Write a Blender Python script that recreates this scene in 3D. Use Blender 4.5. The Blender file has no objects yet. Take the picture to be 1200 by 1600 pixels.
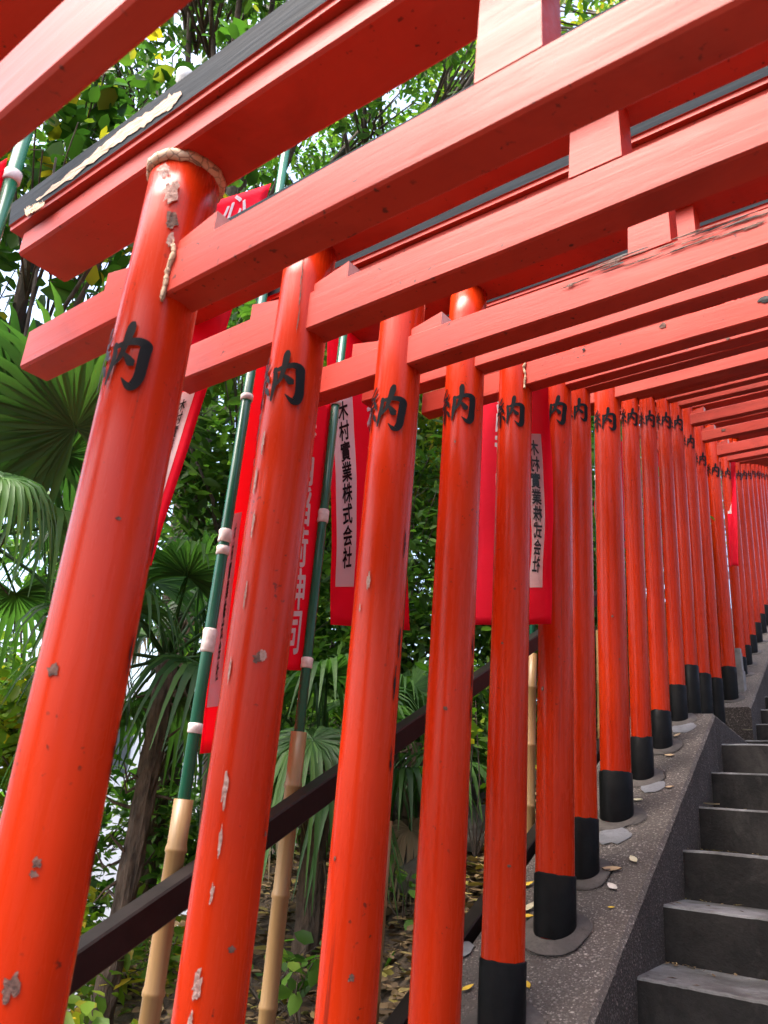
import bpy, math, random
import numpy as np
from mathutils import Vector, Matrix, noise

random.seed(7); rng = np.random.default_rng(7)
scene = bpy.context.scene
COL = scene.collection
rad = math.radians

# ------------------------------------------------------------------ camera
YAW, PITCH, ROLL, FPX = rad(-39.28), rad(20.6), rad(4.745), 1245.0   # focal length in photo pixels (1600 tall)
fwd = np.array([math.sin(YAW)*math.cos(PITCH), math.cos(YAW)*math.cos(PITCH), math.sin(PITCH)])
r0 = np.array([math.cos(YAW), -math.sin(YAW), 0.0]); u0 = np.cross(r0, fwd)
rgt = r0*math.cos(ROLL)+u0*math.sin(ROLL); upv = -r0*math.sin(ROLL)+u0*math.cos(ROLL)
cam_d = bpy.data.cameras.new('camera'); cam = bpy.data.objects.new('camera', cam_d); COL.objects.link(cam)
cam.matrix_world = Matrix([[rgt[i], upv[i], -fwd[i], 0.0] for i in range(3)]+[[0, 0, 0, 1]])
cam_d.sensor_fit = 'VERTICAL'; cam_d.sensor_height = 36.0; cam_d.lens = 36.0*FPX/1600.0
cam_d.clip_start = 0.02; cam_d.clip_end = 2000
cam_d.dof.use_dof = True; cam_d.dof.focus_distance = 2.6; cam_d.dof.aperture_fstop = 9.0
scene.camera = cam

# ------------------------------------------------------------------ sky and sun
SUN_EL, SUN_AZ = rad(62), rad(205)          # azimuth clockwise from +y: behind the viewer, from the open valley side
world = bpy.data.worlds.new('World'); scene.world = world; world.use_nodes = True
wn = world.node_tree.nodes; wl = world.node_tree.links
for n in list(wn): wn.remove(n)
sky = wn.new('ShaderNodeTexSky'); sky.sky_type = 'NISHITA'; sky.sun_disc = False
sky.sun_elevation = SUN_EL; sky.sun_rotation = SUN_AZ
sky.air_density = 1.0; sky.dust_density = 6.0; sky.ozone_density = 1.0
bg = wn.new('ShaderNodeBackground'); bg.inputs[1].default_value = 0.15
wo = wn.new('ShaderNodeOutputWorld'); wl.new(sky.outputs[0], bg.inputs[0]); wl.new(bg.outputs[0], wo.inputs[0])
sd = bpy.data.lights.new('sun', 'SUN'); sd.energy = 1.0; sd.angle = rad(40); sd.color = (1.0, 0.96, 0.9)
sun = bpy.data.objects.new('sun', sd); COL.objects.link(sun)
sdir = Vector((math.sin(SUN_AZ)*math.cos(SUN_EL), math.cos(SUN_AZ)*math.cos(SUN_EL), math.sin(SUN_EL)))
sun.rotation_euler = sdir.to_track_quat('Z', 'Y').to_euler(); sun.location = sdir*30
vs = scene.view_settings; vs.view_transform = 'Standard'; vs.look = 'None'; vs.exposure = 2.3; vs.gamma = 1.0; vs.use_curve_mapping = False
scene.cycles.use_denoising = True
scene.cycles.max_bounces = 8; scene.cycles.diffuse_bounces = 3; scene.cycles.transparent_max_bounces = 8

# ------------------------------------------------------------------ helpers
def ray(x, y):
    """direction of a line of sight, unit depth"""
    return ((x-600)*rgt-(y-800)*upv+FPX*fwd)/FPX
EX0, EY0, KX = -0.956, 2.433, -0.1355      # the stair's left edge: x at y = EY0, and its drift
def edge_x(y): return EX0+KX*(y-EY0)
def at_row(x, y, L):
    """point of a line of sight on the upright plane L metres left of the stair edge"""
    v = ray(x, y); t = (EX0-L-KX*EY0)/(v[0]-KX*v[1]); return v*t
def at_depth(x, y, d): return ray(x, y)*d
def sstep(a, b, t):
    t = min(1, max(0, (t-a)/(b-a))); return t*t*(3-2*t)
def Zb(y):
    """top of the kerb blocks along the stair"""
    if y < -5: return 0.47*-5-1.363
    if y < 4.13: return 0.47*y-1.363
    if y < 5.62: return 0.578
    return 0.91+0.40*(min(y, 12.6)-5.83)
def Zs(y):
    """smoothed slope of the hillside along the stair"""
    return sum(Zb(y+o) for o in (-.6, -.3, 0, .3, .6))/5
def ground_z(x, y):
    L = edge_x(min(max(y, -5), 13))-x
    if L >= -0.4:
        q = max(0.0, L-0.42)
        z = Zs(y)-0.10-0.30*q if q < 2.2 else Zs(y)-0.10-0.66-0.75*(q-2.2)
        z = max(z, -9.0)
    else:
        z = Zs(y)-0.10+0.25*min(2.0, (-0.4-L))-.10*max(0, -2.4-L if L > -40 else 37.6)
    n = noise.noise(Vector((x*1.3, y*1.3, 0)))*0.06+noise.noise(Vector((x*.4, y*.4, 3)))*0.12
    return z+n*min(1.0, abs(L+0.4 if L < -.4 else L)*0.8)

def link(o, parent=None):
    COL.objects.link(o)
    if parent is not None: o.parent = parent
    return o
def tag(o, label=None, cat=None, group=None, kind=None):
    if label: o['label'] = label
    if cat: o['category'] = cat
    if group: o['group'] = group
    if kind: o['kind'] = kind
    return o
def empty(name, loc):
    o = bpy.data.objects.new(name, None); o.location = loc; o.empty_display_size = 0.1; return link(o)
def setmat(me, mats):
    for m in (mats if isinstance(mats, (list, tuple)) else [mats]): me.materials.append(m)
def mesh(name, V, F, mat, parent=None, smooth=False, midx=None, world=True):
    """link a mesh whose vertices are given in world space; parents only carry a translation"""
    V = np.asarray(V, float)
    off = np.zeros(3); p = parent
    while p is not None: off += np.array(p.location); p = p.parent
    me = bpy.data.meshes.new(name); me.from_pydata((V-off).tolist(), [], F); setmat(me, mat)
    if midx is not None: me.polygons.foreach_set('material_index', midx)
    if smooth: me.polygons.foreach_set('use_smooth', [True]*len(me.polygons))
    me.update()
    return link(bpy.data.objects.new(name, me), parent)
def fast_mesh(name, V, F, mat, parent=None, smooth=False):
    V = np.asarray(V, np.float32).reshape(-1, 3); F = np.asarray(F, np.int32); k = F.shape[1]
    off = np.zeros(3); p = parent
    while p is not None: off += np.array(p.location); p = p.parent
    V = V-off.astype(np.float32)
    me = bpy.data.meshes.new(name); me.vertices.add(len(V)); me.vertices.foreach_set('co', V.ravel())
    me.loops.add(F.size); me.loops.foreach_set('vertex_index', F.ravel())
    me.polygons.add(len(F)); me.polygons.foreach_set('loop_start', np.arange(len(F), dtype=np.int32)*k)
    if smooth: me.polygons.foreach_set('use_smooth', [True]*len(F))
    setmat(me, mat); me.update(); me.validate()
    return link(bpy.data.objects.new(name, me), parent)
def join(parts):
    V, F, n = [], [], 0
    for v, f in parts:
        V.extend([tuple(p) for p in v]); F.extend([tuple(i+n for i in q) for q in f]); n += len(v)
    return V, F
def box(x0, x1, y0, y1, z0, z1, b=0.004, segx=1, wob=0.0, seed=0):
    """a bevelled beam along x: chamfered section, optionally wavering"""
    prof = [(y0+b, z0), (y1-b, z0), (y1, z0+b), (y1, z1-b), (y1-b, z1), (y0+b, z1), (y0, z1-b), (y0, z0+b)]
    V, F = [], []
    xs = [x0, x0+b]+[x0+(x1-x0)*i/segx for i in range(1, segx)]+[x1-b, x1]
    cy, cz = (y0+y1)/2, (z0+z1)/2
    for i, x in enumerate(xs):
        s = 1.0 if 0 < i < len(xs)-1 else None
        dy = noise.noise(Vector((x*3, seed, 1)))*wob; dz = noise.noise(Vector((x*3, seed, 5)))*wob
        for (y, z) in prof:
            if s is None: y = cy+(y-cy)*(1-2*b/(y1-y0)); z = cz+(z-cz)*(1-2*b/(z1-z0))
            V.append((x, y+dy, z+dz))
    n = 8
    for i in range(len(xs)-1):
        for j in range(n): F.append((i*n+j, i*n+(j+1) % n, (i+1)*n+(j+1) % n, (i+1)*n+j))
    F.append(tuple(range(n-1, -1, -1))); F.append(tuple((len(xs)-1)*n+j for j in range(n)))
    F = [tuple(reversed(f)) for f in F]
    return V, F
def hexa(P, ):
    """a solid from eight corners: 0-3 lower ring, 4-7 upper ring"""
    return P, [(3, 2, 1, 0), (4, 5, 6, 7), (0, 1, 5, 4), (1, 2, 6, 5), (2, 3, 7, 6), (3, 0, 4, 7)]
def tube(pts, rads, n=8, cap=True):
    pts = [Vector(p) for p in pts]; V, F = [], []
    for i, p in enumerate(pts):
        d = (pts[min(i+1, len(pts)-1)]-pts[max(i-1, 0)]).normalized()
        a = d.cross(Vector((0.3, 1, 0.2))); a = a.normalized() if a.length > 1e-4 else d.orthogonal().normalized()
        b = d.cross(a)
        for j in range(n):
            t = 2*math.pi*j/n; V.append(tuple(p+(a*math.cos(t)+b*math.sin(t))*rads[i]))
    for i in range(len(pts)-1):
        for j in range(n): F.append((i*n+j, i*n+(j+1) % n, (i+1)*n+(j+1) % n, (i+1)*n+j))
    if cap: F.append(tuple(range(n-1, -1, -1))); F.append(tuple((len(pts)-1)*n+j for j in range(n)))
    return V, F

# ------------------------------------------------------------------ materials
class NT:
    def __init__(s, name):
        s.m = bpy.data.materials.new(name); s.m.use_nodes = True; s.t = s.m.node_tree
        s.bsdf = s.t.nodes['Principled BSDF']; s.out = s.t.nodes['Material Output']
    def n(s, typ, **kw):
        x = s.t.nodes.new(typ)
        for k, v in kw.items():
            if k in ('inp',):
                for a, b in v.items(): x.inputs[a].default_value = b
            else: setattr(x, k, v)
        return x
    def l(s, a, b): s.t.links.new(a, b)
    def coords(s, scale=(1, 1, 1), rnd=True, kind='Object'):
        tc = s.n('ShaderNodeTexCoord'); mp = s.n('ShaderNodeMapping'); mp.inputs['Scale'].default_value = scale
        if rnd:
            oi = s.n('ShaderNodeObjectInfo'); mul = s.n('ShaderNodeMath', operation='MULTIPLY'); mul.inputs[1].default_value = 37.0
            s.l(oi.outputs['Random'], mul.inputs[0]); ad = s.n('ShaderNodeVectorMath', operation='ADD')
            s.l(tc.outputs[kind], ad.inputs[0]); s.l(mul.outputs[0], ad.inputs[1]); s.l(ad.outputs[0], mp.inputs['Vector'])
        else: s.l(tc.outputs[kind], mp.inputs['Vector'])
        return mp.outputs[0]
    def noise(s, vec, scale, detail=4, rough=.55, dist=0):
        x = s.n('ShaderNodeTexNoise'); x.inputs['Scale'].default_value = scale; x.inputs['Detail'].default_value = detail
        x.inputs['Roughness'].default_value = rough; x.inputs['Distortion'].default_value = dist; s.l(vec, x.inputs['Vector']); return x.outputs[0]
    def ramp(s, fac, stops, interp='LINEAR'):
        x = s.n('ShaderNodeValToRGB'); x.color_ramp.interpolation = interp; e = x.color_ramp.elements
        while len(e) > 1: e.remove(e[-1])
        for i, (p, c) in enumerate(stops):
            c = (c, c, c, 1) if isinstance(c, (int, float)) else (*c, 1)
            k = e[0] if i == 0 else e.new(p)
            k.position = p; k.color = c
        s.l(fac, x.inputs[0]); return x.outputs[0]
    def mix(s, fac, a, b, blend='MIX'):
        x = s.n('ShaderNodeMix', data_type='RGBA', blend_type=blend)
        for i, v in ((0, fac), (6, a), (7, b)):
            if hasattr(v, 'links'): s.l(v, x.inputs[i])
            elif isinstance(v, (int, float)): x.inputs[i].default_value = v
            else: x.inputs[i].default_value = (*v, 1)
        return x.outputs[2]
    def bump(s, h, strength=.3, dist=.01, prev=None):
        x = s.n('ShaderNodeBump'); x.inputs['Strength'].default_value = strength; x.inputs['Distance'].default_value = dist
        s.l(h, x.inputs['Height'])
        if prev is not None: s.l(prev, x.inputs['Normal'])
        return x.outputs[0]
    def set(s, **kw):
        for k, v in kw.items():
            k = {'color': 'Base Color', 'rough': 'Roughness', 'normal': 'Normal', 'spec': 'Specular IOR Level', 'coat': 'Coat Weight', 'coatr': 'Coat Roughness', 'metal': 'Metallic', 'sheen': 'Sheen Weight'}[k]
            if hasattr(v, 'links'): s.l(v, s.bsdf.inputs[k])
            elif isinstance(v, (int, float)): s.bsdf.inputs[k].default_value = v
            else: s.bsdf.inputs[k].default_value = (*v, 1)
        return s.m

def mat_vermilion(name, along, rough, c1, c2, weather):
    t = NT(name)
    sc = {'z': (14, 14, 1.2), 'x': (1.0, 12, 12)}[along]
    g = t.noise(t.coords(sc), 6.0, 6, .6, .6)                       # brushed grain along the member
    iso = t.coords((1, 1, 1))
    blot = t.noise(iso, 2.2, 3, .5); spk = t.noise(iso, 95, 2, .5); spk2 = t.noise(iso, 9, 3, .6)
    col = t.mix(t.ramp(blot, [(.3, 0.0), (.7, 1.0)]), c1, c2)
    col = t.mix(t.ramp(g, [(.52, 0.0), (.75, weather)]), col, tuple(min(1, a*1.25+.02) for a in c2))
    speck = t.n('ShaderNodeMath', operation='MULTIPLY')
    t.l(t.ramp(spk, [(.66, 0.0), (.70, 1.0)]), speck.inputs[0]); t.l(t.ramp(spk2, [(.54, 0.0), (.64, .8)] if along == 'z' else [(.46, 0.0), (.58, .85)]), speck.inputs[1])
    col = t.mix(speck.outputs[0], col, (.06, .012, .008))
    if along == 'x':
        st = t.noise(t.coords((1.2, 1, 3)), 3.5, 6, .65, .8); col = t.mix(t.ramp(st, [(.50, 0.0), (.72, .55)]), col, tuple(a*.55 for a in c1))
        fd = t.noise(t.coords((.8, 2, 2)), 2.2, 4, .6); col = t.mix(t.ramp(fd, [(.56, 0.0), (.74, .35)]), col, (.50, .085, .055))
    if along == 'z':
        hair = t.noise(t.coords((26, 26, .55)), 2.6, 7, .6, .3); hm = t.ramp(hair, [(.655, 0.0), (.672, 1.0)]); lowf = t.noise(iso, 1.1, 2)
        hk = t.n('ShaderNodeMath', operation='MULTIPLY'); t.l(hm, hk.inputs[0]); t.l(t.ramp(lowf, [(.48, 0.0), (.6, .8)]), hk.inputs[1])
        col = t.mix(hk.outputs[0], col, (.16, .012, .006)); drip = t.noise(t.coords((5, 5, .5)), 3, 4); col = t.mix(t.ramp(drip, [(.5, 0.0), (.8, .5)]), col, tuple(a*.72 for a in c1))
    rr = t.ramp(g, [(.2, rough-.06), (.8, rough+(.04 if along == 'z' else .12))])
    nb = t.bump(g, .05 if along == 'z' else .15, .004); nb = t.bump(spk2, .08, .006, nb)
    return t.set(color=col, rough=rr, normal=nb, spec=.22 if along == 'z' else .25)
M_POST = mat_vermilion('vermilion_post_paint', 'z', .28, (.43, .0185, .0018), (.52, .029, .0026), .02)
M_BEAM = mat_vermilion('vermilion_beam_paint', 'x', .45, (.37, .023, .010), (.45, .037, .018), .14)

def simple(name, c1, c2, scale, rough=.6, bumps=.15, detail=4, stretch=(1, 1, 1), spec=.5, coat=0, dist=.005):
    t = NT(name); v = t.coords(stretch); f = t.noise(v, scale, detail)
    return t.set(color=t.mix(t.ramp(f, [(.3, 0.0), (.7, 1.0)]), c1, c2), rough=rough, normal=t.bump(f, bumps, dist), spec=spec, coat=coat)
M_BLACK = simple('black_sleeve_paint', (.006, .006, .007), (.010, .010, .011), 30, .42, .25, spec=.14)
def mat_sleeve():
    t = NT('scuffed_black_sleeve'); v = t.coords((1, 1, 1)); f = t.noise(v, 30, 5, .7); s_ = t.noise(v, 9, 7, .72, .6); z = t.noise(t.coords((8, 8, 1.5)), 4, 6, .7)
    col = t.mix(t.ramp(f, [(.3, 0.0), (.7, 1.0)]), (.003, .003, .0035), (.007, .007, .0075)); col = t.mix(t.ramp(s_, [(.58, 0.0), (.74, .7)]), col, (.016, .014, .0125)); col = t.mix(t.ramp(z, [(.60, 0.0), (.72, .4)]), col, (.012, .010, .0095))
    return t.set(color=col, rough=t.ramp(s_, [(.4, .40), (.7, .8)]), normal=t.bump(f, .25, .004), spec=.10)
M_SLEEVE = mat_sleeve()
M_INK = simple('black_ink_paint', (.006, .006, .008), (.007, .007, .008), 30, .4, .05, spec=.10)
M_CAP = simple('slate_black_cap_paint', (.003, .006, .010), (.008, .014, .021), 9, .7, .25, stretch=(1, 10, 10), spec=.08)
M_CHIP = simple('bare_weathered_wood', (.045, .022, .016), (.20, .10, .075), 140, .85, .8)
M_PALECHIP = simple('flaked_undercoat', (.26, .13, .10), (.52, .34, .29), 160, .8, .7)
M_BAREWOOD = simple('bare_sun_bleached_wood', (.30, .17, .10), (.58, .44, .33), 40, .85, .7, 5, (1, 6, 6))
M_ENDGRAIN = simple('pale_wedge_end', (.50, .36, .33), (.66, .52, .48), 40, .7, .2)
def mat_putty():
    t = NT('cracked_tan_filler'); v = t.coords((1, 1, 1)); vo = t.n('ShaderNodeTexVoronoi', feature='DISTANCE_TO_EDGE'); vo.inputs['Scale'].default_value = 75
    t.l(v, vo.inputs['Vector']); f = t.noise(v, 60, 5); crack = t.ramp(vo.outputs['Distance'], [(.01, .25), (.05, 1.0)])
    col = t.mix(crack, (.06, .035, .02), t.mix(f, (.42, .27, .16), (.62, .48, .34)))
    return t.set(color=col, rough=.9, normal=t.bump(crack, .7, .004, t.bump(f, .5, .003)))
M_PUTTY = mat_putty()
M_RAIL = simple('dark_brown_rail_paint', (.009, .0065, .006), (.016, .011, .010), 25, .45, .12, spec=.15)
M_PIPE = simple('green_flagpole_plastic', (.004, .075, .040), (.006, .10, .055), 12, .25, .03)
M_TAPE = simple('dirty_white_tape', (.50, .40, .38), (.74, .66, .64), 70, .6, .25)
M_WHITEP = simple('white_plastic', (.62, .60, .56), (.74, .72, .68), 20, .4, .05)
def mat_bamboo():
    t = NT('bamboo_sheath'); v = t.coords((20, 20, 1)); f = t.noise(v, 3, 4); b = t.noise(t.coords((1, 1, 1)), 5, 3)
    col = t.mix(t.ramp(f, [(.3, 0.0), (.75, 1.0)]), (.20, .115, .042), (.30, .19, .08)); col = t.mix(t.ramp(b, [(.45, 0.0), (.7, .5)]), col, (.34, .17, .075))
    return t.set(color=col, rough=.38, normal=t.bump(f, .08, .003))
M_BAMBOO = mat_bamboo()
def mat_cloth(name, c1, c2):
    t = NT(name); f = t.noise(t.coords((1, 1, 1)), 7, 3); w = t.noise(t.coords((1, 1, 6)), 14, 3)
    col = t.mix(f, c1, c2); t.set(color=col, rough=.75, normal=t.bump(w, .25, .006), spec=.25)
    tr = t.n('ShaderNodeBsdfTranslucent'); t.l(col, tr.inputs[0]); mx = t.n('ShaderNodeMixShader'); mx.inputs[0].default_value = .50
    t.l(t.bsdf.outputs[0], mx.inputs[1]); t.l(tr.outputs[0], mx.inputs[2]); t.l(mx.outputs[0], t.out.inputs[0]); return t.m
M_FLAG = mat_cloth('crimson_banner_cloth', (.86, .003, .034), (.94, .005, .046))
M_FLAGW = mat_cloth('white_banner_print', (.84, .76, .78), (.90, .84, .85))
def mat_aggregate(name, c_lo, c_hi, mortar, scale, wet=0.0):
    """pebbles of two sizes in a dirty cement skin, wiped over in places"""
    t = NT(name); v = t.coords((1, 1, 1), rnd=False)
    wob = t.n('ShaderNodeVectorMath', operation='ADD'); sc_ = t.n('ShaderNodeVectorMath', operation='SCALE'); nz = t.n('ShaderNodeTexNoise'); nz.inputs['Scale'].default_value = 45; t.l(v, nz.inputs['Vector'])
    t.l(nz.outputs[1], sc_.inputs[0]); sc_.inputs['Scale'].default_value = .012; t.l(v, wob.inputs[0]); t.l(sc_.outputs[0], wob.inputs[1])
    col = None; hs = []
    big = t.noise(v, 2.6, 5, .6, .8); mid = t.noise(v, 11, 5, .65); fn = t.noise(v, 220, 4, .7)
    base = t.mix(t.ramp(fn, [(.3, 0.0), (.7, 1.0)]), tuple(a*.55 for a in mortar), tuple(a*1.3 for a in mortar))
    col = base
    for sc, lo, hi in ((scale*1.9, .18, .50), (scale, .16, .46)):
        vo = t.n('ShaderNodeTexVoronoi', feature='F1'); vo.inputs['Scale'].default_value = sc; t.l(wob.outputs[0], vo.inputs['Vector'])
        sep = t.n('ShaderNodeSeparateColor'); t.l(vo.outputs['Color'], sep.inputs[0])
        stone = t.mix(sep.outputs[0], c_lo, c_hi); stone = t.mix(t.ramp(sep.outputs[1], [(.90, 0.0), (.97, .8)]), stone, tuple(min(.5, a*1.5) for a in c_hi))
        d = t.ramp(vo.outputs['Distance'], [(lo, 1.0), (hi, 0.0)]); keep = t.n('ShaderNodeMath', operation='MULTIPLY'); t.l(d, keep.inputs[0]); t.l(t.ramp(sep.outputs[2], [(.25, 0.0), (.4, 1.0)]), keep.inputs[1])
        col = t.mix(keep.outputs[0], col, stone); hs.append(keep.outputs[0])
    col = t.mix(t.ramp(big, [(.45, 0.0), (.70, .6)]), col, tuple(a*.6 for a in mortar)); col = t.mix(t.ramp(mid, [(.5, 0.0), (.75, .5)]), col, tuple(a*.9 for a in mortar))
    nb = t.bump(fn, .5, .003); nb = t.bump(hs[0], .5, .004, nb); nb = t.bump(hs[1], .7, .006, nb); nb = t.bump(mid, .5, .01, nb)
    return t.set(color=col, rough=.9, normal=nb, spec=.3)
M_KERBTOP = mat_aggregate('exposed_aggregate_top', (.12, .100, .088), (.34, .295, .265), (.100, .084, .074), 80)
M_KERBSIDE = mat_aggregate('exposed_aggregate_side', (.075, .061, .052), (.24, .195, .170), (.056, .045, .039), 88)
def mat_concrete(name, c1, c2, stain, amt=.7, rough=.8, pale=None):
    t = NT(name); v = t.coords((1, 1, 1), rnd=False); f = t.noise(v, 5, 8, .7, .5); g = t.noise(v, 70, 6, .75); h = t.noise(v, 2.3, 6, .65, 1.5); k = t.noise(v, 14, 7, .7, .6)
    col = t.mix(t.ramp(f, [(.3, 0.0), (.7, 1.0)]), c1, c2); col = t.mix(t.ramp(h, [(.42, 0.0), (.60, amt)]), col, stain)
    col = t.mix(t.ramp(g, [(.5, 0.0), (.72, .5)]), col, tuple(a*.45 for a in c1)); col = t.mix(t.ramp(k, [(.55, 0.0), (.72, .6)]), col, stain)
    if pale: col = t.mix(t.ramp(t.noise(v, 3.4, 7, .72, .8), [(.53, 0.0), (.70, .8)]), col, pale)
    return t.set(color=col, rough=t.ramp(k, [(.3, rough-.12), (.7, rough+.1)]), normal=t.bump(g, .5, .004, t.bump(f, .35, .012)), spec=.35)
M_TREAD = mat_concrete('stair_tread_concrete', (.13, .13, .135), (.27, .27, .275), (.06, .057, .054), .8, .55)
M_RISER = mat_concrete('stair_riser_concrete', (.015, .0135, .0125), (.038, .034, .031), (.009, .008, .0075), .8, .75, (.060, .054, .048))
M_PAD = mat_concrete('smooth_mortar_pad', (.075, .064, .057), (.13, .112, .10), (.042, .036, .033), .8, .85)
M_PATCH = mat_concrete('pale_mortar_patch', (.15, .15, .16), (.23, .23, .245), (.11, .11, .115), .7, .75)
M_STONE = simple('grey_stone', (.16, .15, .145), (.30, .28, .27), 18, .85, .6, 6)
M_ROCK = simple('mossy_rock', (.045, .043, .038), (.13, .12, .105), 7, .9, .9, 7, dist=.02)
def mat_soil():
    t = NT('litter_covered_soil'); v = t.coords((1, 1, 1), rnd=False); f = t.noise(v, 6, 6, .65); g = t.noise(v, 40, 5, .7)
    col = t.mix(t.ramp(g, [(.35, 0.0), (.7, 1.0)]), (.035, .024, .016), (.13, .085, .05)); col = t.mix(t.ramp(f, [(.5, 0.0), (.72, .7)]), col, (.03, .045, .014))
    return t.set(color=col, rough=.95, normal=t.bump(g, .9, .02))
M_SOIL = mat_soil()
M_BARK = simple('brown_bark', (.035, .026, .02), (.11, .085, .065), 26, .95, .9, 6, (1, 1, .25), dist=.02)
M_FIBRE = simple('palm_trunk_fibre', (.030, .020, .014), (.14, .095, .065), 34, .95, 1.0, 6, (1, 1, .35), dist=.03)
def mat_leaf(name, stops, trans=.45, rough=.42):
    t = NT(name); geo = t.n('ShaderNodeNewGeometry'); col = t.ramp(geo.outputs['Random Per Island'], stops)
    t.set(color=col, rough=rough, spec=.3)
    tr = t.n('ShaderNodeBsdfTranslucent'); br = t.mix(1.0, col, (1.0, 1.25, .55), 'MULTIPLY'); t.l(br, tr.inputs[0])
    mx = t.n('ShaderNodeMixShader'); mx.inputs[0].default_value = trans
    t.l(t.bsdf.outputs[0], mx.inputs[1]); t.l(tr.outputs[0], mx.inputs[2]); t.l(mx.outputs[0], t.out.inputs[0]); return t.m
M_LEAF = mat_leaf('evergreen_leaf', [(0, (.034, .09, .014)), (.5, (.085, .19, .03)), (.85, (.16, .30, .05)), (1, (.28, .36, .06))], .5)
M_LEAFD = mat_leaf('dark_evergreen_leaf', [(0, (.028, .075, .014)), (.6, (.075, .16, .028)), (1, (.16, .27, .05))], .5)
M_LEAFY = mat_leaf('yellowing_leaf', [(0, (.08, .17, .02)), (.55, (.17, .27, .03)), (.85, (.34, .32, .03)), (1, (.55, .38, .03))], .5)
M_LEAFB = mat_leaf('broad_glossy_leaf', [(0, (.022, .062, .012)), (.7, (.055, .13, .022)), (.88, (.12, .20, .03)), (.93, (.40, .34, .03)), (1, (.5, .36, .03))], .5, .32)
M_PALM = mat_leaf('fan_palm_leaf', [(0, (.022, .060, .020)), (.6, (.045, .11, .030)), (1, (.09, .19, .045))], .45, .45)
M_DRYPALM = mat_leaf('withered_palm_leaf', [(0, (.16, .11, .06)), (1, (.34, .26, .16))], .2, .7)
M_LITTER = mat_leaf('leaf_litter', [(0, (.07, .045, .025)), (.4, (.17, .11, .055)), (.75, (.30, .21, .11)), (.9, (.34, .27, .06)), (1, (.10, .12, .03))], .1, .75)
M_WALL = simple('pale_facade_plaster', (.78, .80, .80), (.84, .86, .86), 2, .8, .05)
M_GLASS = simple('window_glass', (.05, .07, .08), (.08, .10, .11), 3, .08, .02)
M_LEAF1 = {c: simple('fallen_leaf_'+c, a, b, 40, .6, .2) for c, a, b in (('yellow', (.60, .36, .02), (.72, .50, .05)), ('tan', (.38, .25, .13), (.52, .37, .22)), ('pale', (.55, .48, .30), (.66, .60, .42)), ('white', (.50, .44, .38), (.64, .58, .52)))}

# ------------------------------------------------------------------ terrain, kerbs and stairs
xs = np.concatenate([-np.geomspace(400, 8, 18), np.arange(-7.8, 3.01, .2), np.geomspace(3.4, 400, 16)])
ys = np.concatenate([-np.geomspace(400, 6.3, 16), np.arange(-6, 14.01, .2), np.geomspace(14.5, 400, 16)])
V = [(x, y, ground_z(x, y)) for y in ys for x in xs]; nx = len(xs)
F = [(j*nx+i, j*nx+i+1, (j+1)*nx+i+1, (j+1)*nx+i) for j in range(len(ys)-1) for i in range(nx-1)]
# keep the sheet below the stair
V = [(x, y, z if not (-1.35 < edge_x(y)-x < .40) else min(z, Zb(y)-.75)) for x, y, z in V]
tag(mesh('ground', V, F, M_SOIL, smooth=True), kind='structure')

STAIR_W = 0.80; TREAD, RISE = .3652, .164
def kerb(name, ya, yb, left, ztop):
    """kerb block that follows the stair: top with a worn chamfer, dark side to the stair"""
    n = max(2, int((yb-ya)/.08)); V, F, mi = [], [], []
    for i in range(n+1):
        y = ya+(yb-ya)*i/n; z = ztop(y); e = edge_x(y)
        w = noise.noise(Vector((y*9, 2, 0)))*.003
        if left: prof = [(e+.004, z-.75), (e+w, z-.014), (e-.012+w, z+w), (e-.42, z-.004), (e-.43, z-.75)]
        else:
            e2 = e+STAIR_W; prof = [(e2-.004, z-.75), (e2+w, z-.014), (e2+.012, z), (e2+.42, z-.004), (e2+.43, z-.75)]
        V += [(x, y, zz) for x, zz in prof]
    for i in range(n):
        for j in range(4):
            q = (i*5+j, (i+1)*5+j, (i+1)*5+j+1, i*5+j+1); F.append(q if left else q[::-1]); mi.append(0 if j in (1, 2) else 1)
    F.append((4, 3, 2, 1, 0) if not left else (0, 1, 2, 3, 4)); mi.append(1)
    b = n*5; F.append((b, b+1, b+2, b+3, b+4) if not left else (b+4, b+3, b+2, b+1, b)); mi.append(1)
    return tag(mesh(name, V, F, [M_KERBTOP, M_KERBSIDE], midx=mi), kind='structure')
KERB_LOW = kerb('kerb_lower_flight', -5.0, 4.13, True, Zb)
KERB_MID = kerb('kerb_landing', 4.134, 5.616, True, lambda y: .576)
KERB_UP = kerb('kerb_upper_flight', 5.62, 12.6, True, lambda y: .91+.40*(y-5.83))
KERB_R = [kerb('kerb_lower_right', -5.0, 4.13, False, Zb), kerb('kerb_landing_right', 4.134, 5.616, False, lambda y: .576), kerb('kerb_upper_right', 5.62, 12.6, False, lambda y: .91+.40*(y-5.83))]
stairs = tag(empty('stairs', (0, 0, 0)), kind='structure')
def step(y0, y1, ztop, h, s):
    b = .008; V, F, mi = [], [], []
    prof = [(y0, ztop-h), (y0, ztop-b), (y0+b*.35, ztop-b*.35), (y0+b, ztop), (y1, ztop), (y1, ztop-h)]
    n = 44
    for i in range(n+1):
        for k, (y, z) in enumerate(prof):
            e = edge_x(y)-.03; x = e+(STAIR_W+.06)*i/n
            d = (noise.noise(Vector((x*6, y*2, s)))*.004+abs(noise.noise(Vector((x*23, s, 4))))*.005) if 0 < k < 4 else 0
            V.append((x, y+d, z+d*.6))
    for i in range(n):
        for j in range(5):
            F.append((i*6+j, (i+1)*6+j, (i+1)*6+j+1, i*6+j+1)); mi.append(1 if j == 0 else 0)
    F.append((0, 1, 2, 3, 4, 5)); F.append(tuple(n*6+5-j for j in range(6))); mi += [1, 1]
    mesh('step', V, F, [M_TREAD, M_RISER], stairs, midx=mi)
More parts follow.
